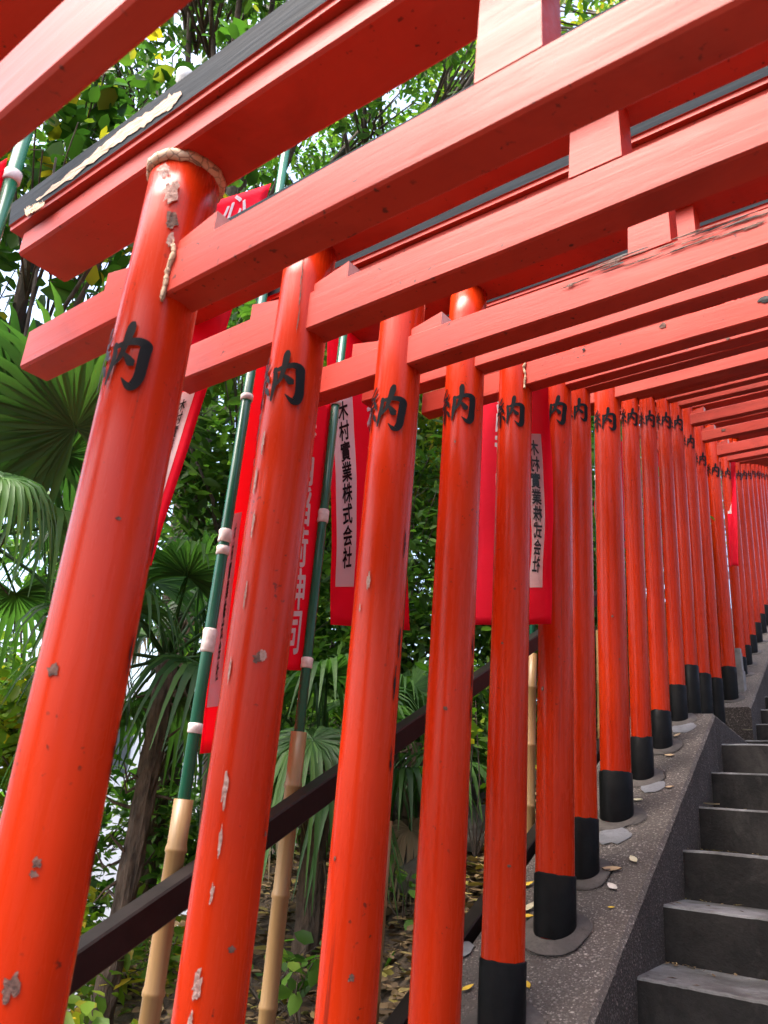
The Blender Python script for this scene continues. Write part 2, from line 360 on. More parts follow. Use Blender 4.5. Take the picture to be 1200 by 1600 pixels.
for k in range(-19, 5):
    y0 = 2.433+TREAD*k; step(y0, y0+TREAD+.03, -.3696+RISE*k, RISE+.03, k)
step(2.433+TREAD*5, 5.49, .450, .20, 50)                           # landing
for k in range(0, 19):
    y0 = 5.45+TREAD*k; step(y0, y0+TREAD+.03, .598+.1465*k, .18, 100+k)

# ------------------------------------------------------------------ torii gates
# y of the posts, x of the left post, post radius, underside of the tie beam, top of the black sleeve, height of the brushed character
GATES = [(.225, -1.02, .050, .605, None, .46), (.549, -.905, .055, .653, None, .55), (.872, -.949, .050, .797, None, .698), (1.229, -.998, .0525, .928, None, .821),
 (1.574, -1.045, .053, 1.117, None, 1.003), (1.934, -1.093, .0525, 1.257, -.310, 1.162), (2.319, -1.145, .0555, 1.463, -.126, 1.366), (2.616, -1.192, .046, 1.615, .035, 1.518),
 (3.01, -1.239, .056, 1.775, .210, 1.667), (3.36, -1.268, .041, 1.965, .375, 1.854), (3.69, -1.299, .041, 2.131, .529, 1.999), (4.04, -1.333, .038, 2.289, .703, 2.166),
 (4.38, -1.370, .037, 2.424, .864, 2.309), (4.777, -1.424, .038, 2.491, .893, 2.367), (5.222, -1.484, .037, 2.580, .945, 2.44), (5.83, -1.567, .049, 2.736, 1.128, 2.609),
 (6.58, -1.670, .038, 3.02, 1.349, 2.90), (6.95, -1.721, .042, 3.18, 1.518, 3.05), (7.45, -1.790, .042, 3.38, 1.715, 3.25), (7.95, -1.855, .042, 3.60, 1.943, 3.46), (8.45, -1.923, .042, 3.81, 2.154, 3.67),
 (8.92, -1.984, .042, 4.01, 2.367, 3.88), (9.36, -2.037, .042, 4.19, 2.546, 4.05), (9.8, -2.10, .042, 4.37, 2.70, 4.23), (10.25, -2.16, .042, 4.55, 2.88, 4.40), (10.7, -2.22, .042, 4.73, 3.06, 4.58),
 (11.15, -2.28, .042, 4.91, 3.24, 4.76), (11.6, -2.34, .042, 5.09, 3.42, 4.94)]
HALF = .59
# brush strokes of the character on the posts: centre lines in a unit box with widths
STROKES = [[(.30, .99, .035), (.22, .88, .05), (.13, .78, .05), (.20, .76, .045), (.29, .75, .03)],
 [(.37, .82, .03), (.27, .70, .05), (.07, .53, .055), (.20, .54, .045), (.37, .57, .03)],
 [(.29, .66, .03), (.34, .58, .055), (.38, .49, .03)], [(.235, .54, .04), (.23, .35, .055), (.235, .05, .03)],
 [(.13, .40, .04), (.08, .29, .055), (.02, .17, .02)], [(.32, .39, .03), (.37, .31, .055), (.42, .22, .03)],
 [(.52, .69, .05), (.525, .55, .06), (.515, .35, .06), (.49, .09, .025)],
 [(.50, .64, .045), (.62, .67, .06), (.75, .71, .07), (.88, .715, .085), (.955, .66, .105), (.955, .55, .105), (.945, .35, .10), (.935, .16, .10), (.89, .05, .095), (.83, .045, .06), (.72, .16, .01)],
 [(.725, .985, .06), (.72, .93, .085), (.705, .80, .08), (.675, .66, .065), (.62, .46, .05), (.53, .33, .02)],
 [(.665, .55, .02), (.73, .48, .06), (.80, .39, .085), (.83, .36, .03)]]
def bez(pts, n=5):
    P = [np.array(p) for p in pts]; out = []
    for i in range(len(P)-1):
        p0, p1, p2, p3 = P[max(i-1, 0)], P[i], P[i+1], P[min(i+2, len(P)-1)]
        for j in range(n):
            t = j/n; out.append(.5*(2*p1+(p2-p0)*t+(2*p0-5*p1+4*p2-p3)*t*t+(3*p1-p0-3*p2+p3)*t**3))
    out.append(P[-1]); return out
def glyph_strips():
    V, F = [], []
    for s, st in enumerate(STROKES):
        P = bez(st); base = len(V)
        for i, p in enumerate(P):
            d = P[min(i+1, len(P)-1)][:2]-P[max(i-1, 0)][:2]; d = d/(np.linalg.norm(d)+1e-9); nn = np.array([-d[1], d[0]]); w = max(.006, p[2])*.74
            V.append((p[0]-nn[0]*w, p[1]-nn[1]*w, s)); V.append((p[0], p[1], s)); V.append((p[0]+nn[0]*w, p[1]+nn[1]*w, s))
        for i in range(len(P)-1):
            a = base+i*3; F += [(a, a+1, a+4, a+3), (a+1, a+2, a+5, a+4)]
        for end, sg in ((0, -1), (len(P)-1, 1)):                      # rounded brush ends
            p = P[end]; d = P[min(end+1, len(P)-1)][:2]-P[max(end-1, 0)][:2]; d = d/(np.linalg.norm(d)+1e-9)*sg; nn = np.array([-d[1], d[0]]); w = max(.006, p[2])*.74
            c = len(V); V.append((p[0], p[1], s))
            for k in range(7):
                a = -math.pi/2+math.pi*k/6; q = p[:2]+d*math.cos(a)*w*.8+nn*math.sin(a)*w; V.append((q[0], q[1], s))
            F += [(c, c+1+k, c+2+k) for k in range(6)]
    return np.array(V), F
GV, GF = glyph_strips()
def post_mesh(x, y, z0, z1, r, seed, n=40):
    V, F = [], []; m = max(6, int((z1-z0)/.09)); b0 = .006
    lean = (0.0, 0.0)
    for i in range(m+1):
        t = i/m; z = z0+(z1-z0)*t; rr = r*(1.02-.05*t)
        for j in range(n):
            a = 2*math.pi*j/n; k = rr*(1+.012*noise.noise(Vector((math.cos(a)*1.5, math.sin(a)*1.5+seed*3, z*1.2))))
            V.append((x+k*math.cos(a)+lean[0]*t, y+k*math.sin(a)+lean[1]*t, z))
    for i in range(m):
        for j in range(n): F.append((i*n+j, i*n+(j+1) % n, (i+1)*n+(j+1) % n, (i+1)*n+j))
    F.append(tuple(range(n-1, -1, -1))); F.append(tuple(m*n+j for j in range(n)))
    return V, F
def ring_surface(x, y, r, prof, n=40, seed=0):
    V, F = [], []
    for (dr, z) in prof:
        for j in range(n):
            a = 2*math.pi*j/n; V.append((x+(r+dr)*math.cos(a), y+(r+dr)*math.sin(a), z+(.005*noise.noise(Vector((math.cos(a)*1.6, math.sin(a)*1.6, seed)))+.002*noise.noise(Vector((math.cos(a)*7, math.sin(a)*7, seed))))))
    m = len(prof)
    for i in range(m-1):
        for j in range(n): F.append((i*n+j, i*n+(j+1) % n, (i+1)*n+(j+1) % n, (i+1)*n+j))
    F.append(tuple((m-1)*n+j for j in range(n)))
    return V, F
def wrap_patch(post, name, x, y, r, ang, z, w, h, mat, off=.0016, seed=0, ragged=.35):
    """irregular flake of bare wood bent round a post; ang measured from the direction to the viewer's left"""
    n = 22; V = [(0, 0)]
    for k in range(n):
        a = 2*math.pi*k/n; q = max(.15, 1+ragged*(noise.noise(Vector((math.cos(a)*1.7+seed*5.1, math.sin(a)*1.7, seed)))*1.6+noise.noise(Vector((math.cos(a)*5+seed*5.1, math.sin(a)*5, seed)))*1.5))
        V.append((math.cos(a)*w/2*q, math.sin(a)*h/2*q))
    W = []
    for i, (u, v) in enumerate(V):
        a = ang+u/r; rr = r*1.013+off*.42; W.append((x+rr*math.cos(a), y+rr*math.sin(a), z+v))
    mesh(name, W, [(0, 1+k, 1+(k+1) % n) for k in range(n)], mat, post, smooth=True)
ORD = ['nearest', 'first', 'second', 'third', 'fourth', 'fifth', 'sixth', 'seventh', 'eighth', 'ninth', 'tenth', 'eleventh', 'twelfth', 'thirteenth', 'fourteenth', 'fifteenth', 'sixteenth', 'seventeenth', 'eighteenth', 'nineteenth', 'twentieth', 'twenty-first', 'twenty-second', 'twenty-third', 'twenty-fourth', 'twenty-fifth', 'twenty-sixth', 'twenty-seventh']
POSTS = {}
for i, (y, xl, r, zn, zsl, ztx) in enumerate(GATES):
    zb = Zb(y)-.02; hn = random.Random(i).uniform(.074, .084); dn = .032 if i == 0 else .054 if i < 4 else .05; hn = .105 if i == 0 else hn
    gate = empty('torii_gate', (xl+HALF, y, zb))
    if i == 0: lab = 'nearest torii gate, blurred tie beam crossing the top left corner overhead'
    elif i == 1: lab = 'torii gate whose post has cracked tan filler under its flaking black cap'
    elif i <= 11: lab = 'vermilion torii gate of the %s tall post from the left, on the lower flight' % ORD[i]
    elif i <= 14: lab = 'vermilion torii gate of the %s post from the left, on the landing' % ORD[i]
    else: lab = 'vermilion torii gate of the %s post from the left, on the upper flight' % ORD[i]
    tag(gate, lab, 'torii gate', 'torii gates lining the stairs')
    zsh = zn+(.205 if i == 2 else .258)
    for s in (0, 1):
        px = xl+2*HALF*s
        p = mesh('post', *post_mesh(px, y, zb, zsh+.006, r, i*2+s), M_POST, gate, smooth=False)
        p.data.polygons.foreach_set('use_smooth', [len(f.vertices) == 4 for f in p.data.polygons])
        zt = zsl if zsl is not None else Zb(y)+.20
        sl = mesh('sleeve', *ring_surface(px, y, r*1.025, [(0.0035, zb), (.0035, zt-.003), (.001, zt), (-r*.05, zt)], seed=i), M_SLEEVE, p, smooth=True)
        if s == 0:
            POSTS[i] = (p, px, y, r)
            hgt = .105 if r > .045 else .095
            jr = random.Random(900+i); jt, js, jx, jz = rad(jr.uniform(-4, 4)), jr.uniform(.93, 1.07), jr.uniform(-.03, .03), jr.uniform(-.004, .004)
            GJ = [(.5+((a-.5)*math.cos(jt)-(b-.5)*math.sin(jt))*js+jx+.03*noise.noise(Vector((a*2.2, b*2.2, i*3.3))), .5+((a-.5)*math.sin(jt)+(b-.5)*math.cos(jt))*js+.03*noise.noise(Vector((a*2.2, b*2.2, i*3.3+50))), c) for a, b, c in GV]
            W = [(px+(r*1.012+.0012+.00012*st)*math.cos(a), y+(r*1.012+.0012+.00012*st)*math.sin(a), ztx+jz+(v-.5)*hgt) for (uu, v, st) in GJ for a in [-math.pi/2+rad(5)+(uu-.5)*hgt*.98/r]]
            mesh('painted_character', W, GF, M_INK, p, smooth=True)
    if i == 1: zsh = .905
    beam = mesh('tie_beam', *box(xl-.345, xl+2*HALF+.345, y-dn/2, y+dn/2, zn, zn+hn, .004, 26, .002, i), M_BEAM, gate)
    ztop = zn+hn
    for px in (xl, xl+2*HALF):
        for sg in (-1, 1):
            a, b = px+sg*(r*.7), px+sg*(r+.075); w = dn*.40; h0, h1 = .016, .036
            q = [(a, y-w, ztop+.001), (b, y-w, ztop+.001), (b, y+w, ztop+.001), (a, y+w, ztop+.001), (a, y-w, ztop+h0), (b, y-w, ztop+h1), (b, y+w, ztop+h1), (a, y+w, ztop+h0)]
            vv, ff = hexa(q)
            if sg < 0: ff = [f[::-1] for f in ff]
            mesh('wedge', vv, ff, [M_BEAM, M_ENDGRAIN], beam, midx=[0, 0, 0, 1, 0, 0])
    cx = xl+HALF; gw = .040
    q = [(cx-gw, y-.024, ztop+.003), (cx+gw, y-.024, ztop+.003), (cx+gw, y+.022, ztop+.003), (cx-gw, y+.022, ztop+.003)]
    q += [(a-(.004 if a > cx else -.004), b, zsh+.004) for a, b, c in q]
    strut = mesh('centre_strut', *hexa(q), M_BEAM, gate)
    lin = mesh('upper_lintel', *box(xl-.425, xl+2*HALF+.425, y-.05, y+.05, zsh, zsh+.052, .005, 26, .003, i+40), M_BEAM, gate)
    # top cap: red soffit board and a black ridge that rises slightly to its cut-off ends
    V, F, mi = [], [], []; x0, x1 = xl-.455, xl+2*HALF+.455; n = 24
    for k in range(n+1):
        t = k/n; x = x0+(x1-x0)*t; up = .012*abs(2*t-1)**3; z = zsh+.049+up
        sl_ = .028*(1 if k == n else -1 if k == 0 else 0)
        for (yy, zz) in ((y-.062, z), (y-.062, z+.010), (y-.066, z+.011), (y-.066, z+.072), (y, z+.098), (y+.066, z+.072), (y+.066, z+.011), (y+.062, z+.010), (y+.062, z)):
            V.append((x+sl_*(zz-z)/.09, yy, zz))
    for k in range(n):
        for j in range(9):
            F.append((k*9+j, k*9+(j+1) % 9, (k+1)*9+(j+1) % 9, (k+1)*9+j)[::-1]); mi.append(0 if j in (0, 1, 6, 7, 8) else 1)
    F.append(tuple(range(9))); F.append(tuple(n*9+8-j for j in range(9))); mi += [1, 1]
    mesh('top_cap', V, F, [M_BEAM, M_CAP], lin, midx=mi)
    # mortar pad at the foot of each post
    for px, kb in ((xl, (KERB_LOW, KERB_MID, KERB_UP)), (xl+2*HALF, KERB_R)):
        k_ = kb[0] if y < 4.13 else kb[1] if y < 5.62 else kb[2]
        V = [(px, y, Zb(y)+.007)]; n = 28; R = r+.046
        for ring, dz in ((.96, .006), (1.0, .001)):
            for j in range(n):
                a = 2*math.pi*j/n; q = R*ring*(1+.22*noise.noise(Vector((math.cos(a)*1.3, math.sin(a)*1.3, i*2.1+px)))+.05*noise.noise(Vector((math.cos(a)*6, math.sin(a)*6, i*2.1+px)))); xx = px+q*math.cos(a); yy = y+q*math.sin(a)*1.05
                yl = min(yy, 4.12) if y < 4.13 else min(max(yy, 4.14), 5.61) if y < 5.62 else max(yy, 5.63)
                e = edge_x(yl); xx = min(xx, e-.02) if px < e+.3 else max(xx, e+STAIR_W+.02)
                V.append((xx, yl, Zb(yl)+dz))
        F = [(0, 1+j, 1+(j+1) % n) for j in range(n)]+[(1+j, 1+n+j, 1+n+(j+1) % n, 1+(j+1) % n) for j in range(n)]
        mesh('mortar_pad', V, F, M_PAD, k_, smooth=True)
        if px == xl and 4 < i < 12:                                    # hairline crack that follows part of the rim
            a0 = random.uniform(-2.2, -.6); W, G = [], []; m = 22
            for j in range(m+1):
                a = a0+2.2*j/m; q = R*(1.06+.22*noise.noise(Vector((math.cos(a)*1.3, math.sin(a)*1.3, i*2.1+px)))+.06*noise.noise(Vector((j*.8, i, 0)))); w = .0022*math.sin(math.pi*j/m)+.0004
                for s_ in (-1, 1): xx = min(px+(q+w*s_)*math.cos(a), edge_x(y)-.03); yy = min(y+(q+w*s_)*math.sin(a)*1.05, 4.12); W.append((xx, yy, Zb(yy)+.003))
            mesh('crack', W, [(2*j, 2*j+1, 2*j+3, 2*j+2) for j in range(m)], M_BLACK, k_)

# cracked filler on the first post in view
p1, px1, py1, pr1 = POSTS[1]
V, F = [], []; n = 40
for j in range(n):
    a = 2*math.pi*j/n; wob = .007*noise.noise(Vector((math.cos(a)*4, math.sin(a)*4, 9)))+.003*noise.noise(Vector((math.cos(a)*13, math.sin(a)*13, 2)))-.001
    for (dr, z) in ((-.004, .892), (.004, .893+wob), (.008, .900), (.008, .907), (-.004, .907)): V.append((px1+(pr1*.97+dr+wob*.6)*math.cos(a), py1+(pr1*.97+dr+wob*.6)*math.sin(a), z))
for j in range(n):
    for k in range(4): F.append((j*5+k, ((j+1) % n)*5+k, ((j+1) % n)*5+k+1, j*5+k+1))
mesh('filler_ring', V, F, M_PUTTY, p1, smooth=True)
def bead(gi, zlo, zhi, wid):
    """filler bead where the tie beam leaves the post"""
    p, px, py, r = POSTS[gi]; V, F = [], []; m = 34
    y_ = py-.029; x_ = px+math.sqrt(max(1e-6, r*r-.029**2))+.004
    for k in range(m+1):
        z = zlo+(zhi-zlo)*k/m; w = wid*(1+.9*noise.noise(Vector((z*60, gi, 0)))+.5*noise.noise(Vector((z*160, gi, 3)))); c = .006*noise.noise(Vector((z*30, gi, 7)))
        for j in range(6):
            a = 2*math.pi*j/6; V.append((x_+c+w*math.cos(a), y_+w*.8*math.sin(a), z))
    for k in range(m):
        for j in range(6): F.append((k*6+j, k*6+(j+1) % 6, (k+1)*6+(j+1) % 6, (k+1)*6+j))
    F += [tuple(range(5, -1, -1)), tuple(m*6+j for j in range(6))]
    mesh('filler_bead', V, F, M_PUTTY, p, smooth=True)
bead(1, .640, .745, .0042); bead(5, 1.245, 1.345, .0035)

# long bare strip where the paint has come off the first cap
cap1 = [c for c in [q for q in bpy.data.objects if q.name.startswith('torii_gate.001')][0].children_recursive if c.name.startswith('top_cap')][0]
def cap_patch(name, up, lo, mat, off):
    yy = GATES[1][0]-.066-off; V = []; n = 40
    def samp(P, t):
        P = np.array(P, float); k = np.linspace(0, 1, len(P)); return np.interp(t, k, P[:, 0]), np.interp(t, k, P[:, 1])
    for i in range(n+1):
        for j, P in enumerate((up, lo)):
            x, y = samp(P, i/n); y += 5*noise.noise(Vector((i*.9, j*7, 3)))+3*noise.noise(Vector((i*2.7, j*7, 8))); v = ray(x, y); q = v*(yy/v[1]); V.append((q[0], yy, q[2]))
    mesh(name, V, [(2*i, 2*i+1, 2*i+3, 2*i+2) for i in range(n)], mat, cap1)
cap_patch('bare_wood_strip', [(282, 142), (262, 151), (238, 171), (200, 193), (160, 226), (130, 253), (86, 288), (56, 312)], [(284, 147), (266, 171), (250, 178), (218, 201), (190, 219), (165, 238), (120, 271), (58, 314)], M_BAREWOOD, .0015)
cap_patch('filler_lump', [(70, 315), (55, 318), (38, 326)], [(68, 322), (52, 331), (40, 337)], M_PUTTY, .003)
# knots and flaked paint, where the lower posts show them (line of sight meets the post surface)
def on_post(gi, x, y):
    p, px, py, r = POSTS[gi]; v = ray(x, y); r_ = r*1.0
    a = v[0]**2+v[1]**2; b = -2*(v[0]*px+v[1]*py); c = px*px+py*py-r_*r_; D = b*b-4*a*c
    t = (-b-math.sqrt(max(D, 0)))/(2*a); q = v*t; return math.atan2(q[1]-py, q[0]-px), q[2]
CHIPS = [(1, 85, 1047, .020, .016, 0), (1, 58, 1348, .012, .012, 0), (1, 53, 1366, .010, .009, 0), (1, 17, 1543, .020, .034, 0), (1, 185, 810, .008, .007, 0), (1, 268, 300, .026, .05, 1), (1, 268, 345, .022, .035, 0), (1, 266, 375, .012, .03, 1), (1, 255, 265, .03, .02, 1),
 (2, 403, 1028, .018, .018, 0), (2, 411, 1025, .014, .02, 1), (2, 352, 1235, .010, .062, 1), (2, 345, 1310, .006, .05, 1), (2, 332, 1395, .006, .03, 1), (2, 362, 1483, .012, .012, 0), (2, 308, 1540, .016, .045, 1), (2, 298, 1595, .008, .03, 1), (2, 360, 1045, .006, .05, 1), (2, 400, 750, .007, .06, 1), (2, 396, 820, .005, .06, 1), (2, 384, 930, .005, .05, 1), (2, 414, 1303, .010, .008, 0), (2, 412, 690, .006, .05, 1),
 (3, 576, 908, .010, .040, 1), (3, 563, 950, .005, .025, 1), (3, 524, 1341, .008, .010, 0), (3, 549, 1528, .013, .013, 0), (4, 696, 1107, .013, .013, 0), (4, 711, 690, .006, .012, 0), (5, 785, 1005, .008, .008, 0), (5, 795, 1353, .012, .008, 0), (6, 848, 1076, .012, .018, 0), (6, 848, 1076, .007, .010, 1), (8, 957, 963, .011, .011, 0), (8, 979, 900, .008, .008, 0), (8, 978, 996, .010, .010, 0), (8, 968, 1030, .009, .009, 0), (4, 722, 1590, .010, .03, 1), (15, 1140, 908, .008, .012, 0)]
for k, (gi, x, y, w, h, m) in enumerate(CHIPS):
    a, z = on_post(gi, x, y); p, px, py, r = POSTS[gi]
    wrap_patch(p, 'paint_chip', px, py, r, a, z, w*.8, h*.8, M_PALECHIP if m else M_CHIP, .0016+.0006*m, k)
# dark cracks that run up the backs of the posts
for gi, pts in ((1, [(243, 850), (205, 1030), (180, 1180), (148, 1350)]), (3, [(636, 850), (628, 1000), (620, 1070), (614, 1190)]), (4, [(742, 1010), (741, 1060), (739, 1110)])):
    p, px, py, r = POSTS[gi]
    for k, (x, y) in enumerate(pts):
        a, z = on_post(gi, x-4, y); wrap_patch(p, 'crack', px, py, r, a, z, .006, .05, M_BLACK, .0012, gi*7+k, .6)
# long split down the second post, knots and splits on the beams
p, px, py, r = POSTS[2]
for k, (x, y) in enumerate([(478, 380), (474, 405), (471, 435), (469, 465), (466, 500)]):
    a, z = on_post(2, x, y); wrap_patch(p, 'crack', px, py, r, a, z, .0022, .05, M_CHIP, .0010, 60+k, .4)
gates = [o for o in COL.objects if o.name.startswith('torii_gate')]
def beam_patch(gi, x, y, w, h, mat, seed, rag=.35, dn=.027):
    b = [c for c in gates[gi].children if c.name.startswith('tie_beam')][0]
    yy = GATES[gi][0]-(.027 if gi < 4 else .025)-.0022; v = ray(x, y); q = v*(yy/v[1]); n = 12; V = [(q[0], yy-.0008, q[2])]
    for k in range(n):
        a = 2*math.pi*k/n; s = 1+rag*1.6*noise.noise(Vector((math.cos(a)*1.7+seed*5, math.sin(a)*1.7, seed))); V.append((q[0]+math.cos(a)*w/2*s, yy, q[2]+math.sin(a)*h/2*s))
    mesh('knot', V, [(0, 1+(k+1) % n, 1+k) for k in range(n)], mat, b)
for k, (gi, x, y, w, h, m) in enumerate([(5, 1036, 508, .022, .016, M_CHIP), (5, 912, 546, .010, .010, M_BLACK), (5, 1196, 468, .035, .02, M_BLACK), (6, 1137, 529, .014, .010, M_CHIP), (6, 897, 588, .010, .008, M_CHIP), (14, 1130, 672, .03, .02, M_CHIP)]): beam_patch(gi, x, y, w, h, m, k)
rs = random.Random(3)
for k in range(26):                                                   # rotten split along the top of the fourth tie beam
    t = rs.random(); x = 880+320*t; y0_ = 430-.335*(x-880)*1.0
    beam_patch(3, x, y0_+rs.uniform(0, 22), rs.uniform(.03, .09), rs.uniform(.002, .006), M_CHIP if k % 3 else M_BLACK, 200+k, .8)

# ------------------------------------------------------------------ handrail
RL = .50
def rail_pt(y, dz, L=RL): return (edge_x(y)-L, y, (0.469*min(y, 4.3)+(0 if y < 4.3 else 0 if y < 5.5 else .40*(y-5.5)))-.627+dz)
rail = tag(empty('handrail', (edge_x(1.2)-RL, 1.2, Zb(1.2)-.1)), 'dark brown metal handrail running up beside the left posts', 'handrail')
def bar(name, ya, yb, dz, w, h, parent, L=RL):
    V, F = [], []; n = 12; b = .004
    prof = [(-w/2+b, -h), (w/2-b, -h), (w/2, -h+b), (w/2, -b), (w/2-b, 0), (-w/2+b, 0), (-w/2, -b), (-w/2, -h+b)]
    for k in range(n+1):
        y = ya+(yb-ya)*k/n; c = rail_pt(y, dz, L)
        V += [(c[0]+a, c[1], c[2]+q) for a, q in prof]
    for k in range(n):
        for j in range(8): F.append((k*8+j, k*8+(j+1) % 8, (k+1)*8+(j+1) % 8, (k+1)*8+j)[::-1])
    F += [tuple(range(8)), tuple(n*8+7-j for j in range(8))]
    return mesh(name, V, F, M_RAIL, parent)
for seg in ((-4.8, 4.3), (4.3, 5.5), (5.5, 12.4)):
    bar('top_rail', seg[0], seg[1]-.004, 0.0, .046, .062, rail); bar('bottom_rail', seg[0], seg[1]-.004, -.72, .05, .065, rail, .47)
for y in [-3.0, -1.5]+[(EX0-KX*EY0-RL)/(GATES[g][1]/GATES[g][0]-KX) for g in (1, 3, 4, 6, 8, 10, 12, 15, 18, 21, 24)]:
    c = rail_pt(y, -.055); zg = min(ground_z(c[0], y), c[2]-.6)-.1
    mesh('rail_post', *hexa([(c[0]+a, y+b, zg) for a, b in ((-.02, -.02), (.02, -.02), (.02, .02), (-.02, .02))]+[(c[0]+a, y+b, c[2]) for a, b in ((-.02, -.02), (.02, -.02), (.02, .02), (-.02, .02))]), M_RAIL, rail)

# ------------------------------------------------------------------ flag poles in bamboo sockets
def flagpole(px, py, ztop, zsock, label, ties=(), arm=None, sock=True):
    zg = ground_z(px, py)-.05
    o = empty('flag_pole', (px, py, zg)); tag(o, label, 'flag pole', 'banner poles along the handrail')
    r = .0125
    mesh('tube', *tube([(px, py, zg+.1), (px, py, (zg+ztop)/2), (px, py, ztop)], [r, r, r*.9], 14), M_PIPE, o, smooth=True)
    mesh('cap', *tube([(px, py, ztop-.004), (px, py, ztop+.012), (px, py, ztop+.016), (px, py, ztop+.040), (px, py, ztop+.047)], [r*1.15, r*1.15, r*1.45, r*1.6, r*1.1], 14), M_WHITEP, o, smooth=True)
    if arm: mesh('arm', *tube([(px, py, ztop+.02), tuple(np.array([px, py, ztop+.02])+np.array(arm))], [.004, .004], 8), M_WHITEP, o, smooth=True)
    if sock:
        rb = .0195; zs = []; k = zg
        while k < zsock-.08: zs.append(k); k += .235+.03*noise.noise(Vector((k*3, px*9, 0)))
        pts, rr = [], []
        for z in zs: pts += [(px, py, z), (px, py, z+.004), (px, py, z+.010), (px, py, z+.018)]; rr += [rb*.97, rb*1.09, rb*1.07, rb*.96]
        pts.append((px, py, zsock)); rr.append(rb*.99)
        mesh('bamboo_socket', *tube(pts, rr, 18), M_BAMBOO, o, smooth=True)
    for z, h in ties:
        mesh('tie', *tube([(px, py, z-h/2), (px, py, z-h*.4), (px+.001, py, z), (px, py, z+h*.4), (px, py, z+h/2)], [r*1.06, r*1.2, r*1.17, r*1.22, r*1.06], 14), M_TAPE, o, smooth=True)
    return o
def row_xy(x, y, L): q = at_row(x, y, L); return q[0], q[1]
PL = .55
def zat(x, y, L=PL): return at_row(x, y, L)[2]
x_, y_ = row_xy(15, 290, PL); flagpole(x_, y_, 1.32, -.30, 'green flag pole at the left frame edge, crossing the end of a black cap', [(zat(16, 275), .022)])
x_, y_ = row_xy(287, 128, PL); flagpole(x_, y_, zat(287, 138), -.2, 'green flag pole topped by a white cap above the flaking black beam', [], (-.10, .06, .055))
x_, y_ = row_xy(342, 900, PL); flagpole(x_, y_, 1.72, zat(302, 1250), 'green flag pole in bamboo socket between the first and second tall posts', [(zat(383, 620), .014), (zat(352, 838), .030), (zat(351, 862), .020), (zat(333, 1003), .05), (zat(316, 1140), .020)])
x_, y_ = row_xy(500, 850, PL); flagpole(x_, y_, 1.74, zat(482, 1147), 'green flag pole in bamboo socket between the second and third tall posts', [(zat(505, 807), .036), (zat(486, 1038), .026), (zat(519, 625), .016)])
x_, y_ = row_xy(594, 1400, PL); flagpole(x_, y_, 1.96, -.02, 'green flag pole behind the third tall post with bamboo socket at its right edge', [(1.90, .02)], (-.09, -.05, .01))
x_, y_ = row_xy(737, 900, PL); flagpole(x_, y_, 1.98, .12, 'green flag pole hidden behind the fourth tall post', [])
x_, y_ = row_xy(830, 1150, PL); flagpole(x_, y_, 2.2, zat(829, 1020), 'green flag pole with bamboo socket between the fifth and sixth tall posts', [])
x_, y_ = row_xy(932, 720, PL); flagpole(x_, y_, 2.72, 1.0, 'thin green flag pole in the gap beside the eighth post', [(zat(931, 745), .03)])
x_, y_ = row_xy(1138, 800, PL); flagpole(x_, y_, 3.7, 1.9, 'far green flag pole on the upper flight', [])

# ------------------------------------------------------------------ banners
_gl = {}
def glyph(ch):
    """outline of a character as a flat mesh in a unit box"""
    if ch not in _gl:
        c = bpy.data.curves.new('glyph', 'FONT'); c.body = ch; c.offset = .006; c.resolution_u = 3
        o = bpy.data.objects.new('glyph', c); COL.objects.link(o); dg = bpy.context.evaluated_depsgraph_get(); dg.update()
        m = o.evaluated_get(dg).to_mesh(); v = np.array([tuple(q.co)[:2] for q in m.vertices]); f = [tuple(p.vertices) for p in m.polygons]
        o.evaluated_get(dg).to_mesh_clear(); bpy.data.objects.remove(o); bpy.data.curves.remove(c)
        if len(v) == 0: v = np.zeros((0, 2))
        else:
            lo, hi = v.min(0), v.max(0); s = max(hi-lo); v = (v-(lo+hi)/2)/s+.5
            v[:, 1] += .05*(v[:, 0]-.5)                              # slight brush slant
        _gl[ch] = (v, f)
    return _gl[ch]
